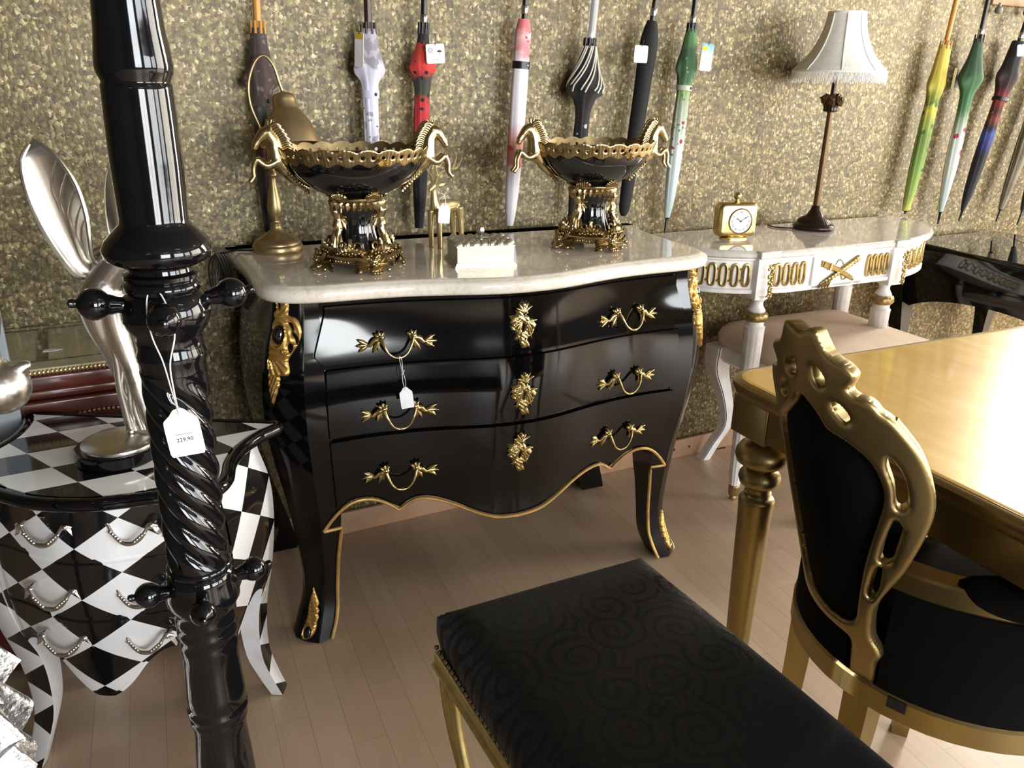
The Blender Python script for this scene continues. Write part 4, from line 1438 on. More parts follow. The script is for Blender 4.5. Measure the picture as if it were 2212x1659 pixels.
umbrella('black umbrella with red poppies hanging right of the lavender one', (0.790, Yw, 0.872), (0.812, Yw, 1.350),
         [(0, .011), (.2, .018), (.5, .0205), (.7, .0205), (.78, .026), (.83, .033), (.87, .027), (.93, .017), (1, .0125)], mC, M_BLACKH, 0.0, flare=(0.83, 0.10, 0.1), hlen=0.33)
mD = fabric('white_blossom_fabric', [(0.0, 'E4DFE6'), (0.3, 'DDD8E0'), (0.34, 'D98A88'), (0.46, 'E2A49E'), (0.53, 'DAD6E0'), (0.72, 'EEEAF2'), (0.84, 'F0E6EA'), (0.9, 'E2959A'), (0.95, 'EBC4C8'), (1.0, 'D9727A')], [('D84A50', 34, 0.30, 0.28, 0.52), ('C83A44', 60, 0.2, 0.84, 1.0)], noise_amt=0.035)
uD, LD = umbrella('white umbrella with pink blossoms and black strap between the two bowls', (1.056, Yw, 0.862), (1.087, Yw, 1.383),
         [(0, .010), (.1, .0165), (.3, .021), (.6, .0225), (.76, .0215), (.86, .021), (.94, .0205), (1, .0145)], mD, M_BLACKH, 0.0, hlen=0.30, tips=False, depth=0.06, twist=0.6,
         band=(0.79, M_BLACKH, 0.018))
mE = fabric('black_cat_print_fabric', [(0.0, '131315'), (1.0, '151517')], [('B9B9BE', 30, 0.20, 0.42, 0.52), ('8E8E94', 110, 0.10, 0.5, 0.68)], noise_amt=0.02)
M_PIPING = simple('cream_piping', 'D5D2C4', 0.6)
uE, LE = umbrella('black umbrella with frilled white piping above the right bowl', (1.256, Yw, 0.868), (1.288, Yw, 1.332),
         [(0, .012), (.2, .019), (.5, .0215), (.62, .022), (.70, .034), (.76, .0505), (.80, .045), (.88, .030), (.95, .022), (1, .017)], mE, M_BLACKH, 0.0, flare=(0.755, 0.25, 0.0), hlen=0.36)
pp = MB()
for k in range(8):
    a = 2 * pi * k / 8
    for tw in (0, 0.25):
        pts = []
        for s in np.linspace(0.745, 0.985, 12):
            r = sinterp(s, [(0, .012), (.2, .019), (.5, .0215), (.62, .022), (.70, .034), (.76, .0505), (.80, .045), (.88, .030), (.95, .022), (1, .017)]) * 1.03
            th = a + tw + (s - 0.74) * 5.5
            pts.append((r * cos(th), r * sin(th) * 0.92, s * LE - (0.02 * tw if s < 0.76 else 0)))
        pp.tube(pts, 0.0023, 6)
pp.build('piping', M_PIPING, uE)
sl = simple('clear_sleeve', 'D8D8DA', 0.15)
sl_t = NT('plastic_sleeve')
sl_t.set(Base_Color=(0.9, 0.9, 0.9, 1), Roughness=0.15, Alpha=0.35)
MB().lathe([(0.0135, LE + 0.012), (0.0135, LE + 0.20)], n=16, cap=False).build('plastic_sleeve', sl_t.m, uE)
mF = simple('black_sheath_fabric', '101012', 0.8, bump=(300, 0.2, 0.0006))
umbrella('plain black umbrella in a long sheath behind the right bowl', (1.432, Yw, 0.866), (1.487, Yw, 1.396),
         [(0, .006), (.02, .0135), (.08, .018), (.4, .0225), (.7, .0245), (.85, .0265), (.93, .024), (1, .014)], mF, M_BLACKH, 0.0, hlen=0.29, folds=5, depth=0.03, twist=0.1, tips=False)
mG = fabric('green_floral_fabric', [(0.0, 'A9B6B8'), (0.3, 'B9C4C4'), (0.42, 'C4CCC6'), (0.5, 'B4BDAE'), (0.64, 'A3AE98'), (0.72, '7FA15C'), (0.78, '3E6440'), (0.9, '355539'), (1.0, '4C7A4A')], [('9C2742', 34, 0.22, 0.38, 0.56), ('5F7B55', 60, 0.22, 0.35, 0.72), ('7BA05A', 50, 0.2, 0.74, 0.98)])
uG, LG = umbrella('green and white floral umbrella left of the gold clock', (1.594, Yw, 0.852), (1.626, Yw, 1.383),
         [(0, .009), (.1, .0165), (.3, .0225), (.55, .0225), (.68, .0205), (.76, .026), (.83, .030), (.88, .024), (.95, .019), (1, .0135)], mG, M_BLACKH, 0.048, flare=(0.81, 0.25, 3.0), hlen=0.31, band=(0.70, simple('green_strap', 'C0C6BA', 0.7), 0.014))
# right-hand group
GR = 'umbrellas hanging at the console end of the wall'
mH = fabric('yellow_green_fabric', [(0.0, 'B9BE4A'), (0.06, '8FA049'), (0.3, '7C9A48'), (0.5, '6E8A42'), (0.62, '93A24C'), (0.7, 'C9C04E'), (0.74, '5E7A34'), (0.84, 'B7AE46'), (1.0, 'D2BC55')], [('4C6A30', 26, 0.25, 0.2, 0.8)], noise_amt=0.05)
umbrella('yellow green umbrella with wooden handle right of the table lamp', (2.672, Yw, 0.815), (2.722, Yw, 1.372),
         [(0, .013), (.1, .019), (.3, .026), (.55, .027), (.68, .025), (.74, .030), (.78, .033), (.84, .028), (.93, .024), (1, .0205)], mH, M_WOODH, 0.012, group=GR, flare=(0.77, 0.25, 3.2), hlen=0.30)
mI = fabric('green_orchid_fabric', [(0.0, 'A9B8B2'), (0.25, 'C4CCC6'), (0.4, 'D0D4CE'), (0.55, 'C3C8BC'), (0.64, '94A58A'), (0.72, '4E7A50'), (0.8, '41704A'), (0.88, '3E6A45'), (1.0, '35503A')], [('B02A58', 26, 0.27, 0.35, 0.62)], noise_amt=0.03)
umbrella('green and white umbrella with pink blooms above the black chest', (2.868, Yw, 0.800), (2.893, Yw, 1.398),
         [(0, .008), (.1, .016), (.3, .0255), (.5, .0255), (.62, .0235), (.70, .027), (.78, .047), (.82, .041), (.9, .026), (1, .0165)], mI, M_BLACKH, 0.046, group=GR, flare=(0.775, 0.25, 0.2), hlen=0.30)
mJ = fabric('dark_sunset_fabric', [(0.0, '111115'), (0.42, '15151C'), (0.48, '28306A'), (0.56, '3A4A92'), (0.6, '1C1A24'), (0.66, '7A3B2C'), (0.72, '2E1C1C'), (0.8, '8A2A22'), (0.88, '3A1C1E'), (1.0, '18161A')], [('C05A30', 40, 0.2, 0.55, 0.72)], noise_amt=0.03)
umbrella('black umbrella with red and blue sunset print at the frame edge', (2.995, Yw, 0.802), (3.118, Yw, 1.395),
         [(0, .008), (.1, .018), (.3, .0255), (.5, .026), (.64, .024), (.72, .030), (.80, .042), (.85, .034), (.93, .029), (1, .025)], mJ, M_BLACKH, 0.044, group=GR, flare=(0.80, 0.35, 0.0), hlen=0.10, tips=False, band=(0.67, M_BLACKH, 0.012))
mK = fabric('beige_stripe_fabric', [(0.0, '7A705C'), (1.0, '8E8468')], stripes=('5E5644', 30, 0.5), noise_amt=0.02)
umbrella('beige striped umbrella partly cut by the frame edge', (3.228, Yw, 0.790), (3.36, Yw, 1.38),
         [(0, .010), (.1, .018), (.4, .030), (.7, .032), (.9, .028), (1, .018)], mK, M_BLACKH, 0.05, group=GR, hlen=0.12, tips=False, depth=0.2)
mL_ = fabric('dark_teal_fabric', [(0.0, '1A2624'), (1.0, '20302C')])
umbrella('dark teal umbrella at the extreme edge above the black chest', (3.372, Yw, 0.780), (3.50, Yw, 1.38),
         [(0, .010), (.1, .020), (.4, .030), (.7, .032), (.9, .028), (1, .018)], mL_, M_BLACKH, 0.06, group=GR, hlen=0.12, tips=False)

# rails that carry the handles
M_RAIL = simple('rail_wood', '9C7B55', 0.5, var=(12, 0.15))
for lab, xa, xb, z in (('pale wooden coat rail with grey pegs holding the umbrellas at the frame edge', 2.965, 3.70, 1.528), ('long wooden umbrella rail above the commode', 0.25, 2.80, 1.70)):
    t = thing('coat_rail', lab, 'rail', ((xa + xb) / 2, 2.062, z))
    MB().box((0, 0, 0), (xb - xa, 0.012, 0.03), bev=0.003).build('board', M_RAIL, t)
    n = max(3, int((xb - xa) / 0.13))
    for k in range(n):
        x = -(xb - xa) / 2 + 0.04 + k * (xb - xa - 0.08) / (n - 1)
        MB().lathe([(0.006, 0.0), (0.006, -0.012), (0.012, -0.016), (0.014, -0.026), (0.010, -0.034), (0.0, -0.036)], c=(x, -0.006, -0.008), n=14).build('peg', simple('grey_peg', '77736E', 0.4), t)

# swing tags on the umbrellas
def card_tag(label, loc, rz, w, h, parts, tilt=0.0, lean=0.0, mat=None):
    t = thing('swing_tag', label, 'tag', loc, rz)
    t.rotation_euler = (radians(90) + lean, tilt, rz)
    r = 0.004
    o = []
    for cx_, cy_, a0 in ((w / 2 - r, 0 - r, 0), (-w / 2 + r, -r, 90), (-w / 2 + r, -h + r, 180), (w / 2 - r, -h + r, 270)):
        for q in (0, 45, 90):
            o.append((cx_ + r * cos(radians(a0 + q)), cy_ + r * sin(radians(a0 + q))))
    MB().slab(o, [(0, 0), (0, 0.0008)]).build('card', mat or M_TAG, t, smooth=False)
    MB().tube(cr([(0, -0.004, 0.001), (0.003, 0.012, 0.004), (0.002, 0.024, -0.004)], 4), 0.0007, 5).build('string', M_CORD, t)
    for nm, mb, m in parts:
        mb.map(lambda a, b, c: (a, b, c + 0.001))
        mb.build(nm, m, t, smooth=False)
    return t
M_INK = simple('tag_ink', '303033', 0.7)
def ring2d(c, r, th, n=16):
    m = MB()
    m.tube([(c[0] + r * cos(a), c[1] + r * sin(a), 0) for a in np.linspace(0, 2 * pi, n, endpoint=False)], th, 4, closed=True)
    return m
sun = ring2d((-0.012, -0.014), 0.004, 0.0006)
for k in range(8):
    a = k * pi / 4
    sun.box((-0.012 + 0.0066 * cos(a), -0.014 + 0.0066 * sin(a), 0), (0.0016, 0.0016, 0.0004))
umb = MB()
umb.add([(0.010 + 0.006 * cos(a), -0.019 + 0.005 * sin(a), 0) for a in np.linspace(0, pi, 9)], [tuple(range(9))])
umb.box((0.010, -0.022, 0), (0.0008, 0.008, 0.0004))
card_tag('white tag with sun and umbrella signs on the poppy umbrella', (0.824, 1.990, 1.316), radians(-6), 0.046, 0.044, [('sun_sign', sun, M_INK), ('umbrella_sign', umb, M_INK), ('print_line', MB().box((0, -0.036, 0), (0.018, 0.0006, 0.0003)), M_INK)], tilt=-0.06)
card_tag('plain white square tag on the black sheathed umbrella', (1.425, 1.985, 1.331), radians(-4), 0.042, 0.044, [], tilt=0.02)
M_SKY = NT('tag_sky')
_s = M_SKY.n('ShaderNodeSeparateXYZ')
M_SKY.l(M_SKY.coord('Object'), _s.inputs[0])
M_SKY.l(M_SKY.ramp(M_SKY.math('MULTIPLY', _s.outputs[1], -14.0), [(0.0, hx('5CA3D0')), (0.45, hx('BFD6DE')), (0.6, hx('D7DBDC')), (1.0, hx('D4D5D2'))]), M_SKY.b.inputs['Base Color'])
M_SKY.set(Roughness=0.5)
sun2 = MB().lathe([(0.0, 0.0), (0.0078, 0.0), (0.0078, 0.0003), (0, 0.0003)], c=(-0.009, -0.013, 0), n=20)
card_tag('blue and grey tag with a yellow sun on the green floral umbrella', (1.655, 1.985, 1.343), radians(-10), 0.037, 0.073, [('sun_print', sun2, simple('sun_yellow', 'F0C63C', 0.6)), ('text_line', MB().box((0.002, -0.040, 0), (0.020, 0.001, 0.0003)), simple('grey_print', '8C9296', 0.7)), ('price_sticker', MB().box((0.004, -0.062, 0), (0.020, 0.010, 0.0004)), M_TAG)], tilt=0.07, mat=M_SKY.m)
card_tag('narrow white tag on the yellow green umbrella', (2.738, 1.985, 1.300), radians(52), 0.026, 0.068, [], tilt=-0.10)
card_tag('narrow grey tag edge on the white blossom umbrella', (1.120, 1.995, 1.335), radians(60), 0.020, 0.052, [], tilt=0.05, mat=simple('grey_tag', 'B9B7BC', 0.6))
card_tag('white yellow-topped tag beside the lavender umbrella', (0.640, 1.995, 1.335), radians(-62), 0.028, 0.075, [('yellow_top', MB().box((0, -0.008, 0), (0.024, 0.014, 0.0003)), simple('tag_yellow', 'D9B63A', 0.6))], tilt=0.08)
card_tag('white tag on the dark sunset umbrella', (3.066, 1.985, 1.385), radians(-40), 0.026, 0.040, [], tilt=-0.15)
# ---------------------------------------------------------------- black turned post of a hat stand, near the camera
PX, PY = 0.0545, 0.71
stand = thing('hat_stand', 'glossy black turned hat stand post with pegs in front of the checkered chest', 'hat stand', (PX, PY, 0.0))
up_ = [(0.0, 1.85), (0.018, 1.845), (0.020, 1.70), (0.020, 1.45), (0.0225, 1.32), (0.0233, 1.295), (0.0246, 1.275), (0.0268, 1.258), (0.0274, 1.251), (0.0268, 1.246), (0.0243, 1.2405), (0.0243, 1.239), (0.0252, 1.238), (0.0252, 1.234), (0.0258, 1.21), (0.0262, 1.18), (0.0254, 1.14), (0.0258, 1.136), (0.031, 1.131), (0.0385, 1.123), (0.0418, 1.116), (0.040, 1.109), (0.031, 1.104), (0.024, 1.101), (0.0245, 1.098), (0.029, 1.096), (0.029, 1.093), (0.0265, 1.091), (0.0295, 1.088), (0.0295, 1.084), (0.0275, 1.081), (0.031, 1.078), (0.034, 1.068), (0.0345, 1.060), (0.032, 1.053), (0.027, 1.047), (0.0262, 1.042), (0.0262, 1.034), (0.0275, 1.030), (0.0275, 1.025), (0.026, 1.021), (0.0265, 1.012)]
MB().lathe(up_[::-1], n=48).build('upper_shaft', M_LACQ_POST, stand, angle=50)
tw = []
for i in range(141):
    z = 0.825 + (1.014 - 0.825) * i / 140
    e = min(1, min(i, 140 - i) / 14)
    tw.append([(0.0270 * (1 - e * 0.20 * (1 - abs(cos(3 * (th + z * 40.0))) ** 0.8)) * cos(th), 0.0270 * (1 - e * 0.20 * (1 - abs(cos(3 * (th + z * 40.0))) ** 0.8)) * sin(th), z) for th in np.linspace(0, 2 * pi, 120, endpoint=False)])
MB().loft(tw).build('twisted_shaft', M_LACQ_POST, stand, angle=70)
lo_p = [(0.0265, 0.828), (0.0285, 0.826), (0.0285, 0.822), (0.027, 0.820), (0.0295, 0.817), (0.030, 0.812), (0.0305, 0.806), (0.0325, 0.797), (0.0325, 0.789), (0.028, 0.781), (0.0265, 0.776), (0.0275, 0.770), (0.0275, 0.765), (0.0258, 0.762), (0.0275, 0.757), (0.0275, 0.752), (0.0255, 0.748), (0.0265, 0.742), (0.0262, 0.735), (0.0252, 0.727), (0.0256, 0.710), (0.0272, 0.685), (0.0278, 0.672), (0.0265, 0.669), (0.0285, 0.665), (0.0285, 0.661), (0.0262, 0.657), (0.0272, 0.653), (0.0262, 0.648), (0.0246, 0.638), (0.0265, 0.61), (0.028, 0.585), (0.029, 0.55), (0.027, 0.50), (0.03, 0.44), (0.034, 0.40), (0.026, 0.36), (0.030, 0.2), (0.034, 0.08), (0.05, 0.05), (0.05, 0.03), (0.0, 0.03)]
MB().lathe(lo_p[::-1], n=48).build('lower_shaft', M_LACQ_POST, stand, angle=50)
for k in range(4):
    a = k * pi / 2 + 0.4
    MB().tube(cr([(0.03 * cos(a), 0.03 * sin(a), 0.16), (0.12 * cos(a), 0.12 * sin(a), 0.10), (0.17 * cos(a), 0.17 * sin(a), 0.020)], 6), [0.02, 0.016, 0.018], 10).build('foot', M_LACQ_POST, stand)
def peg(z, ang, tilt=0.10, s=1.0):
    d = Vector((cos(ang), sin(ang), tilt)).normalized()
    M = Matrix.Translation((0, 0, z)) @ d.to_track_quat('Z', 'Y').to_matrix().to_4x4()
    prof = [(0.0075, 0.020), (0.0075, 0.027), (0.0062, 0.030), (0.0066, 0.036), (0.0082, 0.041)]
    prof += [(0.0128 * cos(q), 0.0525 + 0.0128 * sin(q)) for q in np.linspace(-0.85, 1.25, 10)]
    prof += [(0.0032, 0.0655), (0.0038, 0.0675), (0.0034, 0.0705), (0.0, 0.072)]
    MB().lathe(prof, n=24, M=M @ Matrix.Scale(s, 4)).build('peg', M_LACQ_POST, stand)
for z, a0, a1, a2, sc in ((1.068, 185, -2, -97, 1.0), (0.800, 187, 0, -97, 0.9)):
    peg(z, radians(a0), 0.16, sc)
    peg(z, radians(a1), 0.12, sc)
    peg(z, radians(a2), 0.05, sc)
    peg(z, radians(88), 0.05, sc)
# price tag looped over the front peg
price_tag('price_tag', 'white price tag reading 229,90 hanging from the black hat stand', (PX - 0.004, PY - 0.046, 0.990), radians(-12), 0.0270, 0.0410, -0.10, text='229,90', txt_size=0.0048,
          string=[[(0, 0, 0.001), (-0.001, 0.022, 0.001), (-0.002, 0.046, 0.001), (-0.006, 0.064, -0.004), (-0.0075, 0.080, -0.012), (-0.004, 0.096, -0.018), (0.004, 0.097, -0.018), (0.010, 0.083, -0.006), (0.011, 0.066, 0.001), (0.003, 0.044, 0.003), (0.001, 0.022, 0.003), (0, 0, 0.001)]])

# ---------------------------------------------------------------- checkered chest of drawers
CK = (0.0735, 1.61)
chest = thing('checkered_chest', 'black and white checkered bombe chest with three drawers behind the hat stand', 'chest of drawers', (CK[0], CK[1], 0), radians(-30.6))
def checker(name, ax1, ax2, o1, o2, d1, d2, white_even):
    k = NT(name)
    sp = k.n('ShaderNodeSeparateXYZ')
    k.l(k.coord('Object'), sp.inputs[0])
    u = k.math('DIVIDE', k.math('SUBTRACT', sp.outputs[ax1], o1), d1)
    v = k.math('DIVIDE', k.math('SUBTRACT', sp.outputs[ax2], o2), d2)
    a = k.math('FLOOR', k.math('ADD', u, v))
    b = k.math('FLOOR', k.math('SUBTRACT', u, v))
    m = k.math('MODULO', k.math('ADD', k.math('ADD', a, b), 200.0), 2.0)
    w, bl = hx('F6F6F7'), (0.006, 0.006, 0.007, 1)
    k.l(k.mix(m, w if white_even else bl, bl if white_even else w), k.b.inputs['Base Color'])
    k.set(Roughness=0.12, Coat_Weight=0.4, Coat_Roughness=0.04)
    return k.m
# local axes: x along the front (right), y into the depth; viewer side is -y
MCF = checker('checker_front', 0, 2, 0.004, 0.429, 0.133, 0.094, True)
MCT = checker('checker_top', 0, 1, -0.142, -0.074, 0.143, 0.094, True)
MCS = checker('checker_side', 1, 2, -0.14, 0.508, 0.15, 0.10, False)
KB = [(0.0, 0.010), (0.05, -0.004), (0.12, -0.018), (0.22, -0.014), (0.32, 0.004), (0.42, 0.014), (0.50, 0.012), (0.58, -0.006), (0.62, -0.012)]
def kb(z): return sinterp(z, KB)
CZT = 0.605
XC, YF_, YB_ = 0.205, -0.245, 0.005
def kfy(x):
    return YF_ - 0.055 * (0.5 + 0.5 * cos(pi * min(1, abs(x) / 0.19)))
def KS(x, z, h=0.0):
    e = x / XC
    return Vector((x + e * abs(e) * kb(z) * 0.9, kfy(x) - kb(z) * 0.7 - h, z))
KZA = [(0, .214), (.02, .217), (.05, .243), (.08, .283), (.105, .303), (.13, .306), (.15, .295), (.165, .27)]
def kza(x): return sinterp(abs(x), KZA)
body = MB()
body.mat(0).grid(lambda u, v: KS((u * 2 - 1) * 0.165, kza((u * 2 - 1) * 0.165) + v * (CZT - kza((u * 2 - 1) * 0.165))), 44, 22)
body.grid(lambda u, v: KS((u * 2 - 1) * 0.165, kza((u * 2 - 1) * 0.165) + v * (CZT - kza((u * 2 - 1) * 0.165)), -0.014), 44, 2)
def kzs(t): return 0.26 + 0.05 * sin(pi * t)
for sx in (-1, 1):
    body.mat(1).grid(lambda u, v, sx=sx: Vector((sx * (XC + 0.9 * kb(kzs(u) + v * (CZT - kzs(u)))), YF_ + 0.05 - 0.7 * kb(kzs(u) + v * (CZT - kzs(u))) * (1 - u) + (YB_ - YF_ - 0.08) * u, kzs(u) + v * (CZT - kzs(u)))), 12, 22, flip=sx < 0)
body.mat(0).box((0, YB_ + 0.004, 0.44), (2 * XC - 0.02, 0.01, 0.34))
body.box((0, -0.12, 0.33), (0.34, 0.20, 0.01))
body.build('carcass', [MCF, MCS], chest, angle=50)
# corner posts / legs: outer faces checkered, inner faces white
def kleg(sx, front):
    secs = []
    for i in range(31):
        z = 0.002 + (CZT - 0.002) * i / 30
        b = kb(z)
        w = sinterp(z, [(0, .036), (.06, .040), (.15, .047), (.26, .054), (.32, .044), (.62, .04)])
        xo = sx * (XC + 0.9 * b)
        yo = (YF_ - 0.7 * b) if front else (YB_ + 0.6 * b)
        s = 1 if front else -1
        if front:
            xi, yi = xo - sx * w, KS(sx * min(0.165, 0.165), z).y if z > 0.27 else yo - 0.0
            yi = yo - 0.004
        else:
            xi, yi = xo - sx * w, yo
        secs.append([Vector((xi, yi, z)), Vector((xo - sx * 0.006, yo, z)), Vector((xo, yo + s * 0.006, z)), Vector((xo, yo + s * w * 1.05, z)), Vector((xi + sx * 0.012, yo + s * w * 1.05, z)), Vector((xi, yo + s * 0.014, z))])
    m = MB()
    n = 6
    vs = [p for s_ in secs for p in s_]
    o = len(m.v)
    m.v.extend([tuple(p) for p in vs])
    for i in range(len(secs) - 1):
        for k in range(n):
            k2 = (k + 1) % n
            m.f.append((i * n + k, i * n + k2, (i + 1) * n + k2, (i + 1) * n + k))
            m.mi.append(0 if k in (0, 1) else (1 if k == 2 else 2))
    m.f.append(tuple(range(n - 1, -1, -1)))
    m.mi.append(2)
    return m
MWI = simple('white_paint', 'E4E4E6', 0.25, 0, 0.2)
MBK = simple('black_paint', (0.006, 0.006, 0.007, 1), 0.15)
for sx in (-1, 1):
    for fr in (True, False):
        kleg(sx, fr).build('leg', [MCF, MCS, MWI], chest, angle=45)
# drawer lines: fronts slightly proud
for z0, z1 in ((0.502, 0.590), (0.392, 0.497), (None, 0.387)):
    mb = MB()
    us = np.linspace(-0.158, 0.158, 45)
    vv = [0, 0.03, 0.08, 0.3, 0.5, 0.7, 0.92, 0.97, 1.0]
    vs = []
    for x in us:
        a = z0 if z0 is not None else kza(x) + 0.006
        for v in vv:
            z = a + v * (z1 - a)
            e = min(v, 1 - v)
            h = -0.001 if (e < 1e-6 or abs(x) > 0.1579) else 0.0032
            vs.append(KS(x, z, h))
    m = len(vv)
    mb.add(vs, [(i * m + j, (i + 1) * m + j, (i + 1) * m + j + 1, i * m + j + 1) for i in range(44) for j in range(m - 1)])
    dr = mb.build('drawer', MCF, chest, angle=35)
    zc = {0.590: 0.548, 0.497: 0.434, 0.387: 0.338}[z1]
    for cx_ in (-0.044, 0.088):
        h = MB()
        P0 = KS(cx_, zc, 0)
        pts = cr([(-0.045, 0.006, -0.012), (-0.037, 0.010, -0.016), (-0.031, 0.004, -0.020), (-0.022, -0.010, -0.024), (-0.010, -0.019, -0.026), (0.0, -0.021, -0.026), (0.010, -0.019, -0.026), (0.022, -0.010, -0.024), (0.031, 0.004, -0.020), (0.037, 0.010, -0.016), (0.045, 0.006, -0.012)], 4)
        h.tube([(P0.x + a, P0.y + c + 0.006, zc + b + 0.004) for a, b, c in pts], [0.0035, 0.004, 0.003, 0.0036, 0.0042, 0.005, 0.0042, 0.0036, 0.003, 0.004, 0.0035], 8)
        for s in (-1, 1):
            h.ball((P0.x + s * 0.036, P0.y - 0.010, zc + 0.012), (0.007, 0.006, 0.0055), 8)
            h.tube([(P0.x + s * 0.036, P0.y + 0.004, zc + 0.012), (P0.x + s * 0.036, P0.y - 0.012, zc + 0.012)], 0.0045, 8)
            h.leaf((P0.x + s * 0.040, P0.y - 0.009, zc + 0.012), (P0.x + s * 0.050, P0.y - 0.004, zc - 0.010), 0.011, (0, -1, 0.2), 0.4, 3, 0, 7)
            for j in range(5):
                h.ball((P0.x + s * (0.012 + 0.004 * j), P0.y - 0.022 + 0.001 * j, zc - 0.012 + 0.0035 * j), 0.0038, 6)
        h.build('handle', M_PEWTER if 'M_PEWTER' in globals() else M_SILVER, dr, angle=60)
# top with black moulded border
half = [(0, -0.322), (0.05, -0.317), (0.10, -0.300), (0.14, -0.284), (0.18, -0.277), (0.212, -0.268), (0.226, -0.245), (0.226, -0.21), (0.212, -0.16), (0.208, -0.10), (0.222, -0.04), (0.236, -0.012), (0.236, 0.010), (0.15, 0.010), (0.05, 0.010)]
hp2 = [tuple(p) for p in cr(half, 4)]
ot = hp2 + [(-p[0], p[1]) for p in hp2[::-1][:-1] if abs(p[0]) > 1e-6]
top = MB()
top.slab(ot, [(-0.012, CZT - 0.004), (-0.010, CZT + 0.0145)])
top.build('top', MCT, chest, smooth=False)
edge = [Vector((p[0], p[1], CZT + 0.005)) for p in ot]
MB().tube(edge, 0.0115, 12, closed=True).build('moulded_border', M_LACQ, chest)

# ---------------------------------------------------------------- winged silver figurine on the checkered chest
fig = thing('winged_figurine', 'silver winged woman figurine on a black disc standing on the checkered chest', 'figurine', (0.006, 1.462, CZT + 0.0147), 0)
MB().lathe([(0.0, 0.0), (0.066, 0.0), (0.068, 0.002), (0.068, 0.020), (0.065, 0.023), (0.0, 0.023)], n=56).build('base', M_LACQ, fig)
MB().lathe([(0.060, 0.023), (0.061, 0.026), (0.060, 0.030), (0.052, 0.034), (0.03, 0.039), (0.0, 0.041)], c=(0.004, -0.002, 0), n=56).build('base_plate', M_SILVER, fig)
fg = MB()
# legs lean back to the hips; near (right) leg and far (left) leg
fg.tube(cr([(0.056, -0.030, 0.046), (0.053, -0.026, 0.075), (0.045, -0.018, 0.125), (0.039, -0.012, 0.165), (0.034, -0.008, 0.190), (0.026, -0.002, 0.235), (0.024, 0.0, 0.285)], 6), [0.0075, 0.010, 0.0150, 0.0145, 0.0170, 0.0215, 0.026], 14)
fg.tube(cr([(0.026, 0.010, 0.046), (0.026, 0.010, 0.075), (0.028, 0.010, 0.125), (0.020, 0.008, 0.163), (0.014, 0.006, 0.192), (0.003, 0.006, 0.235), (-0.002, 0.010, 0.285)], 6), [0.0075, 0.009, 0.0145, 0.0145, 0.0170, 0.0225, 0.028], 14)
fg.tube([(0.056, -0.030, 0.047), (0.066, -0.046, 0.044)], [0.0075, 0.006], 10)
fg.tube([(0.026, 0.010, 0.047), (0.024, -0.012, 0.043)], [0.0075, 0.006], 10)
fg.tube(cr([(0.010, 0.006, 0.278), (0.024, 0.004, 0.308), (0.048, -0.004, 0.338), (0.070, -0.012, 0.362), (0.082, -0.018, 0.378)], 6), [0.036, 0.028, 0.030, 0.026, 0.011], 16)
fg.ball((0.082, -0.018, 0.346), 0.014, 10)
fg.ball((0.066, -0.030, 0.340), 0.014, 10)
fg.ball((0.102, -0.030, 0.398), (0.017, 0.018, 0.022), 14)
fg.ball((0.094, -0.022, 0.405), (0.020, 0.020, 0.020), 12)
fg.ball((0.112, -0.038, 0.396), 0.005, 8)
for s in (-1, 1):
    fg.tube(cr([(0.066 + s * 0.010, -0.008 - s * 0.020, 0.364), (0.040 + s * 0.012, 0.008 - s * 0.028, 0.352), (0.016 + s * 0.012, 0.020 - s * 0.02, 0.338), (0.0 + s * 0.008, 0.020 - s * 0.012, 0.330)], 5), [0.011, 0.0095, 0.009, 0.009], 10)
fgr = fg.remesh(0.0034, 5)
# drapery folds between and behind the legs
for i in range(6):
    x0 = 0.022 + 0.0055 * i
    w = 0.004 * sin(i * 1.9)
    fgr.tube(cr([(x0 + 0.004, 0.000 + 0.003 * (i % 3), 0.044), (x0 + w, -0.001 + 0.002 * (i % 2), 0.085), (x0 - 0.003 - w, -0.003, 0.125), (x0 * 0.8 + 0.002 + w, -0.006, 0.165), (x0 * 0.6 + 0.004, -0.010, 0.205), (x0 * 0.5 + 0.003, -0.014, 0.25)], 5), [0.009, 0.0078, 0.0075, 0.0065, 0.005, 0.003], 9)
fgr.build('figure', M_SILVER, fig, angle=80)
hair = MB()
random.seed(2)
for i in range(18):
    a = random.uniform(0, 2 * pi)
    hair.tube(cr([(0.098 + 0.012 * cos(a), -0.024 + 0.012 * sin(a), 0.42), (0.088 + 0.020 * cos(a), -0.016 + 0.02 * sin(a), 0.41), (0.080 + 0.014 * cos(a), -0.008 + 0.014 * sin(a), 0.39)], 3), [0.004, 0.006, 0.002], 6)
hair.build('hair', M_SILVER, fig)
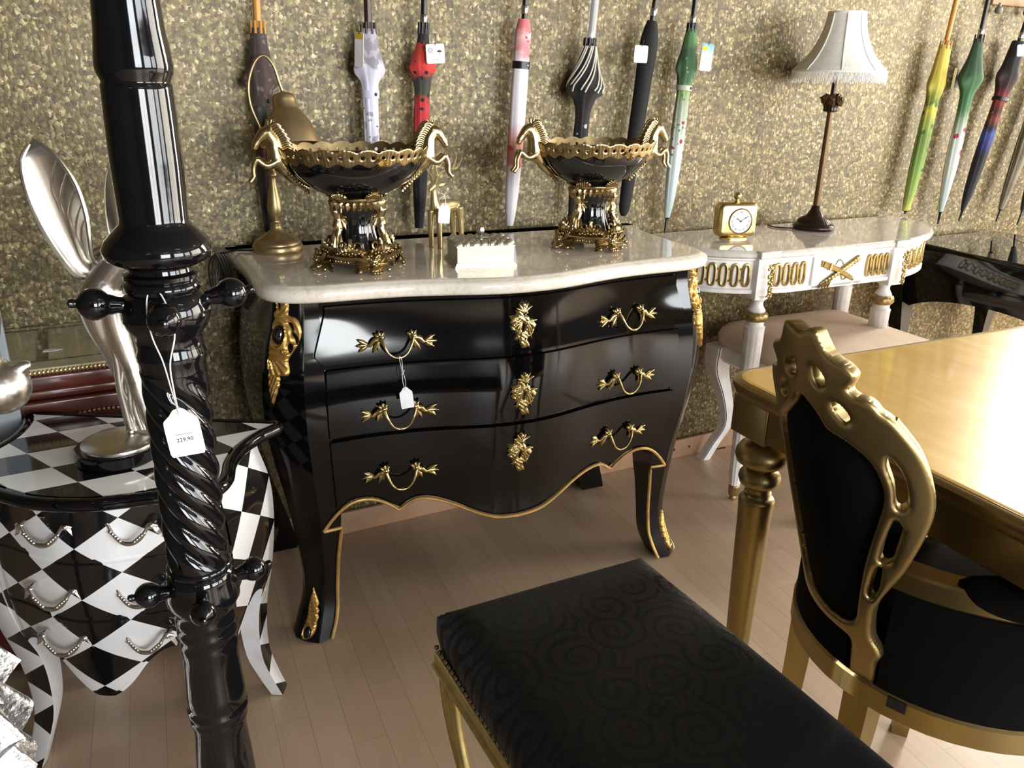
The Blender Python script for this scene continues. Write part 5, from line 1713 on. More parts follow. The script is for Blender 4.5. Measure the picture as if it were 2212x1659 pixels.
def wing(sg):
    """curved blade with feather steps; sg=-1 left wing seen broadside, +1 right wing"""
    m = MB()
    nu, nv = 30, 12
    spine = cr([(0.030, 0.014, 0.318), (0.004, 0.016, 0.312), (-0.019, 0.012, 0.320), (-0.040, 0.008, 0.360), (-0.056, 0.005, 0.405), (-0.066, 0.004, 0.452), (-0.066, 0.006, 0.495), (-0.052, 0.012, 0.520)], 5)
    other = cr([(0.045, 0.004, 0.340), (0.020, -0.004, 0.336), (0.008, -0.012, 0.350), (0.008, -0.018, 0.385), (0.008, -0.018, 0.420), (0.000, -0.012, 0.465), (-0.020, -0.002, 0.505), (-0.046, 0.010, 0.526)], 5)
    rows = []
    N = len(spine)
    for i in range(N):
        a, b = Vector(spine[i]), Vector(other[i])
        row = []
        t = i / (N - 1)
        for j in range(nv + 1):
            s = j / nv
            p = a.lerp(b, s)
            cup = 0.020 * sin(pi * s) * sin(pi * min(1, t * 1.1))
            p = p + Vector((0.1, 1.0, 0.1)) * cup
            row.append(p)
        rows.append(row)
    vs = [p for r in rows for p in r]
    k = nv + 1
    fs = [(i * k + j, (i + 1) * k + j, (i + 1) * k + j + 1, i * k + j + 1) for i in range(N - 1) for j in range(nv)]
    vs2 = [p + Vector((0.0, 0.006, 0)) for p in vs]
    n0 = len(vs)
    m.add(vs + vs2, fs + [tuple(q + n0 for q in f[::-1]) for f in fs])
    for q in range(5):          # raised feather edges sweeping to the trailing side
        line = []
        for w_ in np.linspace(0, 1, 12):
            t = 0.84 - 0.075 * q - 0.26 * w_
            s = 0.97 - (0.52 - 0.06 * q) * sin(pi * 0.5 * min(1, w_ * 1.5))
            fi, fj = t * (N - 1), s * nv
            i0, j0 = int(min(N - 2, max(0, fi))), int(min(nv - 1, max(0, fj)))
            a_ = rows[i0][j0].lerp(rows[i0][j0 + 1], fj - j0)
            b_ = rows[i0 + 1][j0].lerp(rows[i0 + 1][j0 + 1], fj - j0)
            line.append(a_.lerp(b_, fi - i0) + Vector((0, -0.0008, 0)))
        m.tube(cr([line[0], line[3], line[6], line[9], line[11]], 5), [0.0008, 0.0016, 0.0016, 0.0012, 0.0005], 6)
    m.tube(spine, [0.006, 0.0055, 0.005, 0.004, 0.003], 8)
    m.tube(other, [0.005, 0.004, 0.0035, 0.003], 8)
    if sg > 0:
        m.map(lambda x, y, z: (0.046 - x * 0.75, 0.034 - y * 0.6, z * 0.98 + 0.004))
    return m
wing(-1).build('wing', M_SILVER, fig, angle=35)
wing(1).build('wing', M_SILVER, fig, angle=35)

# ---------------------------------------------------------------- mahogany cabinet with inlaid marble top, against the wall
cab_ = thing('marble_top_cabinet', 'mahogany cabinet with cream and dark marble inlay top behind the checkered chest', 'cabinet', (-0.155, 1.911, 0))
M_MAHOG = simple('mahogany', '4A2118', 0.25, 0, 0.3, var=(8, 0.25))
M_DKMARBLE = marble('dark_emperador', '4A4232', '2C261C')
M_IVMARBLE = marble('ivory_marble', 'B3A98C', '9A9078', 0.2, 14)
CBW, CBD, CBZ = 0.54, 0.320, 0.702
body = MB().box((0, 0.0, 0.33), (CBW - 0.05, CBD - 0.03, 0.60), bev=0.006)
body.box((0, 0, CBZ - 0.030), (CBW, CBD, 0.034), bev=0.007)
body.box((0, 0, CBZ - 0.055), (CBW - 0.02, CBD - 0.012, 0.018), bev=0.005)
body.build('body', M_MAHOG, cab_, angle=40)
tp = MB().box((0, 0, CBZ - 0.006), (CBW - 0.004, CBD - 0.004, 0.012))
tp.build('marble_slab', M_IVMARBLE, cab_, smooth=False)
inl = MB()
for yy, hh in ((CBD / 2 - 0.030, 0.007), (-CBD / 2 + 0.050, 0.007)):
    inl.box((0, yy, CBZ + 0.0004), (CBW - 0.06, hh, 0.0012))
for s in (-1, 1):
    inl.box((CBW / 2 - 0.06 if s > 0 else 0.055, 0.010, CBZ + 0.0005), (0.022, CBD - 0.075, 0.0012))
inl.build('stone_inlay', M_DKMARBLE, cab_, smooth=False)
gal = MB()
for k in range(int(CBW / 0.0075)):
    gal.ball((-CBW / 2 + 0.004 + k * 0.0075, -CBD / 2 - 0.001, CBZ - 0.008), (0.0034, 0.003, 0.006), 6)
g_ = gal.build('beaded_gallery', M_ABRASS, cab_)
g_['kind'] = 'stuff'
# lower demi-lune shelf with beaded rim
sh_ = MB()
arc = [(0.125 * cos(a) + 0.145, -0.138 - 0.012 * sin(a)) for a in np.linspace(0, pi, 24)]
sh_.slab(arc[::-1] if False else [(p[0], p[1]) for p in arc[::-1]], [(0, 0.545), (0, 0.560)])
sh_.build('shelf', M_IVMARBLE, cab_, smooth=False)
bd_ = MB()
for a in np.linspace(0, pi, 46):
    bd_.ball((0.127 * cos(a) + 0.145, -0.152, 0.555 + 0.045 * sin(a)), 0.0038, 6)
b_ = bd_.build('beaded_rim', M_ABRASS, cab_)
b_['kind'] = 'stuff'
pap = tag(MB().slab([(-0.018, -0.006), (0.004, -0.010), (0.019, -0.001), (0.004, 0.009), (-0.015, 0.008)], [(0, 0), (0, 0.0006)]).build('paper_slip', M_TAG, None, smooth=False), 'small white paper slip lying on the marble inlay cabinet top', 'paper')
pap.location = (-0.082, 1.865, CBZ + 0.0012)

# ---------------------------------------------------------------- whitewashed cabinet at the left edge of the view
wc = thing('white_board', 'pale whitewashed board with bluish grey edge cut by the left frame edge', 'board', (-0.348, 1.732, 0))
M_WASH = simple('whitewash', 'B9BBBB', 0.6, var=(5, 0.12))
M_WASH2 = simple('grey_edge', '8B949C', 0.5)
MB().box((0, 0, 0.712), (0.40, 0.018, 0.524), bev=0.003).build('body', M_WASH2, wc, angle=30)
MB().box((-0.020, -0.011, 0.66), (0.36, 0.006, 0.42), bev=0.002).build('front_panel', M_WASH, wc, angle=30)
MB().box((-0.16, 0, 0.235), (0.05, 0.018, 0.47), bev=0.003).build('leg', M_WASH2, wc, angle=30)
MB().box((-0.16, 0, 0.010), (0.05, 0.20, 0.020), bev=0.003).build('foot', M_WASH2, wc, angle=30)

# silver ball ornament at the left frame edge, on a small black stand
sb = thing('silver_ornament', 'rounded silver ornament with small nub at the left frame edge', 'ornament', (-0.120, 1.20, 0.0))
o_ = MB()
o_.ball((0, 0, 0.856), (0.038, 0.036, 0.036), 24)
o_.tube(cr([(0.010, -0.004, 0.872), (0.030, -0.006, 0.882), (0.041, -0.006, 0.884)], 5), [0.018, 0.010, 0.006], 12)
o_.tube(cr([(-0.014, 0, 0.87), (-0.012, 0.004, 0.91), (-0.004, 0.006, 0.955), (-0.012, 0.008, 1.02)], 5), [0.030, 0.020, 0.022, 0.012], 14)
o_.tube(cr([(-0.19, 0, 0.835), (-0.12, 0, 0.845), (-0.03, 0, 0.855)], 5), [0.03, 0.034, 0.034], 14)
o_.remesh(0.004, 4).build('torso', M_SILVER, sb, angle=80)
MB().lathe([(0.0, 0.0), (0.09, 0.0), (0.09, 0.02), (0.03, 0.05), (0.018, 0.10), (0.018, 0.70), (0.035, 0.78), (0.030, 0.83), (0.0, 0.84)], n=32, c=(-0.198, 0, 0)).build('pedestal', M_LACQ, sb)

# ruffled silver column, lower left corner
rc = thing('ruffled_column', 'ruffled silver column in the lower left corner', 'column', (-0.205, 0.90, 0.0))
M_FOIL = gold('crumpled_silver', 'C9CACD', 0.25, 1.0, (70, 0.5, 0.004), 0.2)
rm_ = MB()
secs = []
for i in range(61):
    z = 0.02 + 0.66 * i / 60
    ph = (z / 0.062) % 1.0
    row = []
    for k in range(72):
        th = 2 * pi * k / 72
        fr = 0.045 + 0.030 * (1 - ph) + 0.010 * sin(9 * th + int(z / 0.062) * 1.3) * (1 - ph) + 0.012 * max(0, 0.6 - z)
        row.append((fr * cos(th), fr * sin(th), z + 0.012 * sin(7 * th + int(z / 0.062) * 2)))
    secs.append(row)
rm_.loft(secs)
rm_.build('ruffles', M_FOIL, rc, angle=50)
# ---------------------------------------------------------------- white demi-lune console table
cons = thing('console_table', 'white demi-lune console table with gilt fluted frieze and marble top against the wall', 'console table', (2.085, 2.06, 0), radians(-1.0))
CTZ = 0.800
def demi(s=0.0, ins=0.0):
    """plan outline, front (-y); small breakfront between the legs"""
    pts = []
    b = 0.385 - ins
    for q in np.linspace(0, pi, 61):
        a, e = (0.585, 3.2) if cos(q) < 0 else (0.545, 2.3)
        x = a * cos(q)
        y = -b * (max(0, 1 - abs(x / a) ** e)) ** (1 / e)
        y = max(y, -0.372 + ins)
        pts.append((x, y))
    return pts
def demi_pt(x, off=0.0):
    a, b, e = 0.570, 0.372, 3.2
    y = -b * (max(0, 1 - abs(x / a) ** e)) ** (1 / e)
    return max(y, -0.358) - off
do = demi()
do = [p for p in do]
do_ccw = do[::-1]
LX = (-0.362, 0.160)       # leg blocks along the front
top = MB()
prof_top = [(-0.012, CTZ - 0.022), (-0.004, CTZ - 0.0215), (0.0, CTZ - 0.018), (0.001, CTZ - 0.008), (-0.003, CTZ - 0.003), (-0.008, CTZ), (-0.011, CTZ), (-0.014, CTZ)]
top.slab(do_ccw, prof_top)
M_CMARBLE = marble('pale_marble', 'CFC6BF', 'B5ABA5', 0.08, 12)
for lx in LX:
    y = demi_pt(lx)
    top.box((lx, y - 0.004, CTZ - 0.0105), (0.075, 0.035, 0.020), bev=0.003)
top.build('marble_top', M_CMARBLE, cons, angle=40)
fr = MB()
fr.slab([(p[0] * 0.955, p[1] * 0.945) for p in do_ccw], [(0.006, CTZ - 0.023), (0.006, CTZ - 0.030), (0.0, CTZ - 0.034), (0.0, CTZ - 0.112), (0.008, CTZ - 0.116), (0.008, CTZ - 0.126), (-0.004, CTZ - 0.130)])
fr.build('frieze', M_WHITE, cons, angle=40)
# gilt fluting: rows of upright rings, on the curved ends and beside the centre panel
M_FGILT = gold('frieze_gilt', 'A8935F', 0.38, 0.85, None)
def frieze_at(x):
    s = 0.955
    a, b, e = (0.585, 0.385, 3.2) if x < 0 else (0.545, 0.385, 2.3)
    xx = x / s
    y = -b * (max(0, 1 - abs(xx / a) ** e)) ** (1 / e)
    y = max(y, -0.372) * 0.945
    dx = 0.004
    def f(q):
        yy = -b * (max(0, 1 - abs(q / s / a) ** e)) ** (1 / e)
        return max(yy, -0.372) * 0.945
    t = Vector((2 * dx, f(x + dx) - f(x - dx), 0)).normalized()
    n = Vector((t.y, -t.x, 0))
    return Vector((x, y, 0)), t, n
def flute_row(x0, x1, n):
    g = MB()
    # equal steps along the curve
    xs = np.linspace(x0, x1, 200)
    P = [frieze_at(x)[0] for x in xs]
    L = np.concatenate([[0], np.cumsum([(P[i + 1] - P[i]).length for i in range(199)])])
    for k in range(n):
        s = (k + 0.5) / n * L[-1]
        x = float(np.interp(s, L, xs))
        c, t, nn = frieze_at(x)
        w = L[-1] / n * 0.30
        pts = []
        for q in np.linspace(0, 2 * pi, 20, endpoint=False):
            u = w * (1 if cos(q) > 0 else -1) * abs(cos(q)) ** 0.7
            v = 0.031 * (1 if sin(q) > 0 else -1) * abs(sin(q)) ** 0.75
            pts.append(c + t * u + nn * 0.002 + Vector((0, 0, CTZ - 0.074 + v)))
        g.tube(pts, 0.0046, 6, closed=True)
        if k < n - 1:
            x2 = float(np.interp(s + L[-1] / n / 2, L, xs))
            c2, t2, n2 = frieze_at(x2)
            for zz in (0.017, -0.017):
                g.tube([c2 - t2 * 0.006 + n2 * 0.002 + Vector((0, 0, CTZ - 0.074 + zz)), c2 + t2 * 0.006 + n2 * 0.002 + Vector((0, 0, CTZ - 0.074 + zz))], 0.0038, 6)
    return g
flute_row(-0.550, LX[0] - 0.03, 8).build('gilt_fluting', M_FGILT, cons)
flute_row(LX[0] + 0.032, LX[0] + 0.150, 4).build('gilt_fluting', M_FGILT, cons)
flute_row(LX[1] - 0.130, LX[1] - 0.030, 4).build('gilt_fluting', M_FGILT, cons)
flute_row(LX[1] + 0.032, 0.500, 9).build('gilt_fluting', M_FGILT, cons)
# leg blocks with gilt flower drops
for lx in LX:
    c, t, n = frieze_at(lx)
    b = MB().box((lx, c.y - 0.006 + 0.02, CTZ - 0.084), (0.056, 0.056, 0.118), bev=0.002).build('corner_block', M_WHITE, cons, angle=30)
    f = MB()
    random.seed(4)
    for k in range(20):
        zz = CTZ - 0.040 - 0.0047 * k
        f.ball((lx + random.uniform(-0.010, 0.010), c.y - 0.036, zz), (0.0058, 0.003, 0.0048), 6)
        a = random.uniform(0, 6.28)
        f.leaf((lx, c.y - 0.035, zz), (lx + 0.013 * cos(a), c.y - 0.037, zz + 0.010 * sin(a)), 0.007, (0, -1, 0), 0.3, 2, 0, 5)
    f.build('flower_drop', M_FGILT, b)
# centre panel with crossed torch and quiver
pc = (LX[0] + LX[1]) / 2 + 0.012
cy = frieze_at(pc)[0].y
pan = MB().box((pc, cy - 0.003, CTZ - 0.076), (0.205, 0.010, 0.098), bev=0.002).build('centre_panel', M_WHITE, cons, angle=30)
em_ = MB()
yb = cy - 0.011
zb = CTZ - 0.078
def d2(u, v, dy=0.0):
    return Vector((pc + u, yb - dy, zb + v))
em_.tube([d2(-0.070, -0.034), d2(-0.02, -0.010, 0.003), d2(0.03, 0.014, 0.003), d2(0.074, 0.036)], [0.003, 0.006, 0.0075, 0.0085], 8)
for k in range(12):
    u = -0.055 + 0.0105 * k
    v = -0.034 + (u + 0.070) * 0.486
    em_.tube([d2(u - 0.004, v + 0.007, 0.008), d2(u + 0.004, v - 0.006, 0.008)], 0.0018, 5)
for k in range(4):
    em_.leaf(d2(-0.050 + 0.006 * k, -0.028 + 0.004 * k, 0.004), d2(-0.080 + 0.012 * k, -0.044 - 0.001 * k, 0.003), 0.012, (0, -1, 0), 0.3, 3, 0, 6)
for o in (-0.004, 0.0, 0.004):
    em_.tube([d2(-0.066 + o * 0.5, 0.026 + o * 1.2), d2(0.0, 0.002 + o, 0.006), d2(0.058, -0.026 + o)], [0.0045, 0.004, 0.003], 6)
em_.ball(d2(0.062, -0.030), 0.005, 6)
em_.tube([d2(-0.040, 0.028, 0.006), d2(-0.046, 0.008, 0.006)], 0.0026, 6)
em_.tube([d2(-0.036, 0.026, 0.006), d2(-0.042, 0.006, 0.006)], 0.0026, 6)
for k in range(5):
    em_.tube([d2(-0.056, 0.020 + 0.003 * k - 0.004), d2(-0.074, 0.030 + 0.004 * k - 0.010)], 0.0022, 5)
em_.tube(cr([d2(-0.018, 0.020), d2(-0.006, 0.034), d2(0.006, 0.030), d2(0.016, 0.018)], 5), 0.0014, 5)
em_.tube(cr([d2(0.012, -0.012), d2(0.020, -0.028), d2(0.034, -0.024), d2(0.046, -0.024)], 5), 0.0018, 5)
em_.build('torch_emblem', M_FGILT, pan)
# fluted tapered legs
def cleg(x, y, parent):
    prof = [(0.0, 0.052), (0.0165, 0.053), (0.0205, 0.10), (0.030, 0.565), (0.031, 0.572), (0.027, 0.576)]
    m = MB().lathe(prof[1:], n=96, flute=lambda th, z, r: r * (1 - (0.10 * (0.5 + 0.5 * cos(12 * th)) ** 2 if 0.09 < z < 0.55 else 0)))
    m.lathe([(0.024, 0.574), (0.026, 0.580), (0.026, 0.586), (0.024, 0.590)], n=28)
    m.lathe([(0.024, 0.616), (0.026, 0.622), (0.021, 0.630), (0.017, 0.638), (0.0165, 0.646), (0.021, 0.654), (0.025, 0.657), (0.025, 0.664), (0.028, 0.668)], n=28)
    m.map(lambda a, b, c: (a + x, b + y, c))
    lg = m.build('leg', M_WHITE, parent, angle=50)
    r = MB().lathe([(0.022, 0.588), (0.030, 0.591), (0.0345, 0.598), (0.0355, 0.604), (0.0345, 0.610), (0.030, 0.616), (0.022, 0.619)], n=72, c=(x, y, 0), flute=lambda th, z, r: r * (1 + 0.035 * sin(10 * th + (z - 0.603) * 260 * (1 if sin(5 * th) > 0 else -1))))
    r.build('gilt_ring', M_FGILT, lg, angle=60)
    MB().lathe([(0.0, 0.0), (0.009, 0.001), (0.012, 0.008), (0.010, 0.014), (0.0155, 0.018), (0.0175, 0.045), (0.0185, 0.052), (0.016, 0.055)], n=40, c=(x, y, 0), flute=lambda th, z, r: r * (1 + (0.03 * cos(10 * th) if z > 0.016 else 0))).build('gilt_foot', M_FGILT, lg, angle=60)
cleg(LX[0] + 0.004, -0.325, cons)
cleg(LX[1], -0.330, cons)
cleg(-0.46, -0.050, cons)
cleg(0.300, -0.050, cons)

# ---------------------------------------------------------------- table lamp with fringed shade
tl = thing('table_lamp', 'bronze rose table lamp with fringed cream bell shade on the white console', 'lamp', (2.118, 1.938, CTZ))
M_BRONZE = simple('dark_bronze', '2E2019', 0.28, 0.5, bump=(60, 0.08, 0.002))
M_BRONZE2 = simple('bronze_stem', '5C452C', 0.4, 0.6, bump=(60, 0.1, 0.002))
MB().lathe([(0.0, 0.0), (0.060, 0.0), (0.066, 0.004), (0.067, 0.010), (0.064, 0.016), (0.057, 0.020), (0.054, 0.021), (0.050, 0.028), (0.040, 0.036), (0.030, 0.042), (0.026, 0.046), (0.020, 0.056), (0.0155, 0.064), (0.014, 0.072), (0.011, 0.075)], n=96, flute=lambda th, z, r: r * (1 + (0.035 * cos(36 * th) if 0.022 < z < 0.040 else (0.03 * cos(4 * th) if z < 0.018 else 0)))).build('base', M_BRONZE, tl, angle=60)
MB().tube([(0, 0, 0.07), (0.001, 0, 0.375)], [0.0105, 0.0085], 16).build('stem', M_BRONZE2, tl)
MB().tube([(0.001, 0, 0.40), (0.004, 0, 0.50)], [0.0078, 0.0072], 14).build('stem', M_BRONZE, tl)
MB().lathe([(0.010, 0.360), (0.020, 0.362), (0.0215, 0.366), (0.0205, 0.370), (0.021, 0.376), (0.0245, 0.385), (0.024, 0.389), (0.010, 0.39)], n=48, flute=lambda th, z, r: r * (1 + 0.04 * cos(14 * th))).build('rose_cup', M_BRONZE, tl)
ros = MB()
for a0, zz, rr, sz in ((0.3, 0.398, 0.021, 1.0), (1.5, 0.396, 0.020, 0.95), (2.7, 0.398, 0.021, 1.0), (3.9, 0.396, 0.021, 0.95), (5.1, 0.399, 0.022, 1.05), (-1.35, 0.396, 0.026, 1.15)):
    c = Vector((rr * cos(a0), rr * sin(a0), zz))
    n = Vector((cos(a0), sin(a0), 0.25)).normalized()
    e1 = n.orthogonal().normalized()
    e2 = n.cross(e1)
    for ring in range(3):
        r = (0.0045 + 0.0042 * ring) * sz
        pts = []
        for q in np.linspace(0, 2 * pi, 22, endpoint=False):
            w = r * (1 + 0.10 * cos(5 * q + ring))
            pts.append(c + e1 * w * cos(q) + e2 * w * sin(q) + n * (0.010 - 0.0042 * ring))
        ros.tube(pts, (0.0026 + 0.0005 * ring) * sz, 6, closed=True)
    ros.ball(c + n * 0.006, 0.006 * sz, 8)
ros.ball((0, 0, 0.394), (0.024, 0.024, 0.012), 16)
for k in range(10):
    a = 2 * pi * k / 10
    ros.leaf((0.016 * cos(a), 0.016 * sin(a), 0.388), (0.036 * cos(a), 0.036 * sin(a), 0.400), 0.014, (0, 0, 1), 0.3, 2, 0, 6)
ros.build('rose_cluster', M_BRONZE2, tl, angle=60)
M_SHADE = NT('shade_fabric')
co = M_SHADE.coord('Object')
nz = M_SHADE.noise(co, 60, 4, 0.6, 1.5)
M_SHADE.l(M_SHADE.ramp(nz[0], [(0.35, hx('EDEAE2')), (0.6, hx('F7F5EE'))]), M_SHADE.b.inputs['Base Color'])
M_SHADE.set(Roughness=0.7, Subsurface_Weight=0.0)
M_SHADE.bump(nz[0], 0.25, 0.003)
M_SHADE = M_SHADE.m
sm = MB()
def sh_r(t):
    return sinterp(t, [(0, 0.136), (0.06, 0.128), (0.15, 0.112), (0.35, 0.087), (0.6, 0.067), (0.85, 0.056), (1.0, 0.053)])
SX, SY, SZ0, SH = 0.014, 0.0, 0.478, 0.164
rows = []
for i in range(25):
    t = i / 24
    row = []
    for k in range(96):
        th = 2 * pi * k / 96
        sag = 0.035 * abs(sin(4 * th)) * (1 - t) * 0.8
        row.append((SX + sh_r(t) * (1 - 0.05 * abs(sin(4 * th)) ** 0.6 * (0.4 + 0.6 * t)) * cos(th), SY + sh_r(t) * (1 - 0.05 * abs(sin(4 * th)) ** 0.6 * (0.4 + 0.6 * t)) * sin(th), SZ0 + SH * t))
    rows.append(row)
sm.loft(rows, caps=False)
sm.loft([[(SX + (p[0] - SX) * 0.985, SY + (p[1] - SY) * 0.985, p[2]) for p in r] for r in rows], caps=False)
sh = sm.build('shade', M_SHADE, tl, angle=60)
rb = MB()
for k in range(8):
    th = 2 * pi * k / 8
    rb.tube([(SX + sh_r(t) * 1.004 * cos(th), SY + sh_r(t) * 1.004 * sin(th), SZ0 + SH * t) for t in np.linspace(0, 1, 14)], 0.0022, 6)
rb.tube([(SX + 0.053 * cos(a), SY + 0.053 * sin(a), SZ0 + SH) for a in np.linspace(0, 2 * pi, 40, endpoint=False)], 0.004, 6, closed=True)
rb.tube([(SX + 0.136 * cos(a), SY + 0.136 * sin(a), SZ0) for a in np.linspace(0, 2 * pi, 60, endpoint=False)], 0.0035, 6, closed=True)
rb.build('trim', M_SHADE, sh)
fg_ = MB()
random.seed(9)
for k in range(230):
    a = 2 * pi * k / 230
    l = 0.026 + 0.010 * random.random()
    r = 0.136
    fg_.tube([(SX + r * cos(a), SY + r * sin(a), SZ0), (SX + (r + 0.002) * cos(a), SY + (r + 0.002) * sin(a), SZ0 - l * 0.6), (SX + (r + 0.001 * random.uniform(-2, 2)) * cos(a + 0.01 * random.uniform(-1, 1)), SY + r * sin(a), SZ0 - l)], [0.0012, 0.0014, 0.0006], 4)
f_ = fg_.build('fringe', M_SHADE, sh)
f_['kind'] = 'stuff'
MB().tube(cr([(-0.060, 0.015, 0.004), (-0.085, 0.03, 0.003), (-0.11, 0.06, 0.003), (-0.10, 0.10, 0.003)], 5), 0.0022, 6).build('cable', M_CORD, tl)

# ---------------------------------------------------------------- gold desk clock
ck = thing('desk_clock', 'square gold desk clock with pocket watch crown on the white console', 'clock', (1.752, 1.905, CTZ), radians(-16))
M_CGOLD = gold('brushed_gold', 'C4AE76', 0.27, 1.0, (150, 0.05, 0.0006), 0.08)
MB().lathe([(0.0, 0.0), (1.0, 0.0), (1.0, 0.004), (0.93, 0.006), (0.80, 0.007), (0.74, 0.010), (0.0, 0.010)], n=40).map(lambda x, y, z: (x * 0.044, y * 0.026, z)).build('foot', M_CGOLD, ck)
bodym = MB()
def rr(w, h, r, n=7):
    o = []
    for cx_, cz_, a0 in ((w - r, h - r, 0), (-w + r, h - r, 90), (-w + r, -h + r, 180), (w - r, -h + r, 270)):
        for q in np.linspace(0, 90, n):
            o.append((cx_ + r * cos(radians(a0 + q)), cz_ + r * sin(radians(a0 + q))))
    return o
secs = []
for y, s in ((0.024, 0.80), (0.0225, 0.90), (0.017, 0.975), (0.008, 1.0), (-0.008, 1.0), (-0.017, 0.975), (-0.0225, 0.90), (-0.024, 0.80)):
    secs.append([(a * s, y, b * s + 0.058) for a, b in rr(0.062, 0.050, 0.016)])
bodym.loft(secs)
bodym.build('case', M_CGOLD, ck, angle=50)
MB().lathe([(0.007, 0.104), (0.0085, 0.107), (0.0085, 0.110), (0.006, 0.112), (0.006, 0.116), (0.0105, 0.120), (0.012, 0.126), (0.0105, 0.132), (0.006, 0.136), (0.0, 0.137)], n=24).build('crown', M_CGOLD, ck)
MX = Matrix.Translation((0.006, -0.0235, 0.055)) @ Matrix.Rotation(pi / 2, 4, 'X')
MB().lathe([(0.0385, -0.001), (0.0385, 0.003), (0.036, 0.0045), (0.0345, 0.003), (0.0345, 0.0)], n=56, M=MX, cap=False).build('bezel', M_CGOLD, ck)
dl = MB().lathe([(0.0, 0.0012), (0.0348, 0.0012), (0.0348, -0.001), (0, -0.001)], n=48, M=MX).build('dial', simple('dial_white', 'DADDE0', 0.4), ck, smooth=False)
num = MB()
for k, s_ in enumerate(('XII', 'I', 'II', 'III', 'IIII', 'V', 'VI', 'VII', 'VIII', 'IX', 'X', 'XI')):
    a = -k * pi / 6
    tm = text_mb(s_, 0.0085, 0.0001, rot=a, at=(0.0262 * sin(-a), 0.0262 * cos(a)))
    num.merge(tm)
for k in range(60):
    a = k * pi / 30
    num.box((0.0325 * sin(a), 0.0325 * cos(a), 0), (0.0006, 0.0006, 0.0002))
num.map(lambda a, b, c: (a, b, c + 0.0015))
num.xf(MX)
num.build('numerals', simple('numeral_grey', '6E7278', 0.6), dl, smooth=False)
def hand(ang, L, w):
    m = MB()
    m.add([(-w * 0.4, -0.004, 0), (w * 0.4, -0.004, 0), (w * 0.5, L * 0.55, 0), (w * 1.3, L * 0.66, 0), (w * 0.5, L * 0.78, 0), (0, L, 0), (-w * 0.5, L * 0.78, 0), (-w * 1.3, L * 0.66, 0), (-w * 0.5, L * 0.55, 0)], [tuple(range(9))])
    m.lathe([(0.0, 0.0008), (0.0026, 0.0006), (0.0026, 0.0)], n=12)
    m.xf(MX @ Matrix.Translation((0, 0, 0.0024)) @ Matrix.Rotation(-radians(ang), 4, 'Z'))
    return m
hand(303, 0.019, 0.0018).build('hour_hand', M_CORD, ck, smooth=False)
hand(56, 0.027, 0.0014).build('minute_hand', M_CORD, ck, smooth=False)

# ---------------------------------------------------------------- upholstered stool under the console
st = thing('upholstered_stool', 'white framed stool with pale beige padded seat under the console', 'stool', (2.075, 1.755, 0), radians(-3))
M_SUEDE = simple('beige_suede', 'DCC8B4', 0.75, var=(6, 0.10))
seat = MB()
secs = []
for z, s in ((0.425, 0.97), (0.440, 1.0), (0.460, 1.01), (0.478, 0.985), (0.494, 0.93), (0.507, 0.82), (0.516, 0.62), (0.520, 0.35), (0.521, 0.05)):
    secs.append([(a * s, b * s, z) for a, b in [(p[0] * (1 + 0.03 * (1 - (p[1] / 0.27) ** 2)), p[1] * (1 + 0.03 * (1 - (p[0] / 0.27) ** 2))) for p in rr(0.262, 0.262, 0.05, 9)]])
seat.loft(secs)
seat.build('seat', M_SUEDE, st, angle=70)
ap = MB()
ap.loft([[(a * s, b * s, z) for a, b in rr(0.262, 0.262, 0.05, 9)] for z, s in ((0.372, 0.96), (0.385, 1.0), (0.415, 1.0), (0.430, 0.97))])
ap.build('apron', M_WHITE, st, angle=40)
M_BROWNLINE = simple('brown_line', '3A3128', 0.6)
for sx in (-1, 1):
    for sy in (-1, 1):
        m, ln = MB(), MB()
        secs = []
        edge_ = []
        for z in np.linspace(0.0, 0.42, 24):
            o = sinterp(z, [(0, 0.022), (0.06, 0.004), (0.15, -0.022), (0.25, -0.010), (0.34, 0.012), (0.42, 0.010)])
            w = sinterp(z, [(0, 0.017), (0.1, 0.016), (0.25, 0.020), (0.36, 0.030), (0.42, 0.034)])
            x, y = sx * (0.232 + o), sy * (0.232 + o)
            secs.append([(x - w, y - w, z), (x + w, y - w, z), (x + w, y + w, z), (x - w, y + w, z)])
            edge_.append((x - sx * 0.2 * w + (-w * 1.02 if sx < 0 else -w * 1.02), y - w * 1.02, z))
        m.loft(secs)
        lg = m.build('leg', M_WHITE, st, angle=40)
        ln.tube(edge_, 0.0016, 5)
        ln.build('outline', M_BROWNLINE, lg)

# ---------------------------------------------------------------- black chest at the right
bc = thing('black_console_chest', 'black lacquered chest on cabriole legs with mirror-bright top right of the console', 'chest', (2.96, 1.66, 0), radians(-3))
bx = MB()
ZB = 0.705
def bside(u, v):
    y = -0.40 + 0.78 * u
    za_ = 0.44 + 0.10 * sin(pi * min(1, max(0, (u - 0.04) / 0.92))) ** 0.7
    z = za_ + v * (0.688 - za_)
    b = sinterp(z, [(0.40, -0.012), (0.5, 0.012), (0.58, 0.024), (0.65, 0.012), (0.70, -0.006)])
    sp = 0.018 * sin(2 * pi * u * 1.2)
    return Vector((-0.25 - b + sp, y, z))
bx.grid(bside, 30, 16, flip=True)
bx.grid(lambda u, v: Vector((0.25 + (0.30 - abs(v - 0.5)) * 0.05, -0.40 + 0.78 * u, 0.46 + v * 0.228)), 6, 6)
bx.grid(lambda u, v: Vector((-0.24 + 0.49 * u, -0.40, 0.46 + v * 0.228)), 6, 4)
bx.box((0, 0.385, 0.575), (0.5, 0.01, 0.22))
bx.build('carcass', M_LACQ, bc, angle=50)
tb = MB()
ol = [(-0.262, -0.42), (-0.235, -0.30), (-0.255, -0.15), (-0.268, 0.05), (-0.262, 0.22), (-0.262, 0.39), (0.26, 0.39), (0.26, -0.42)]
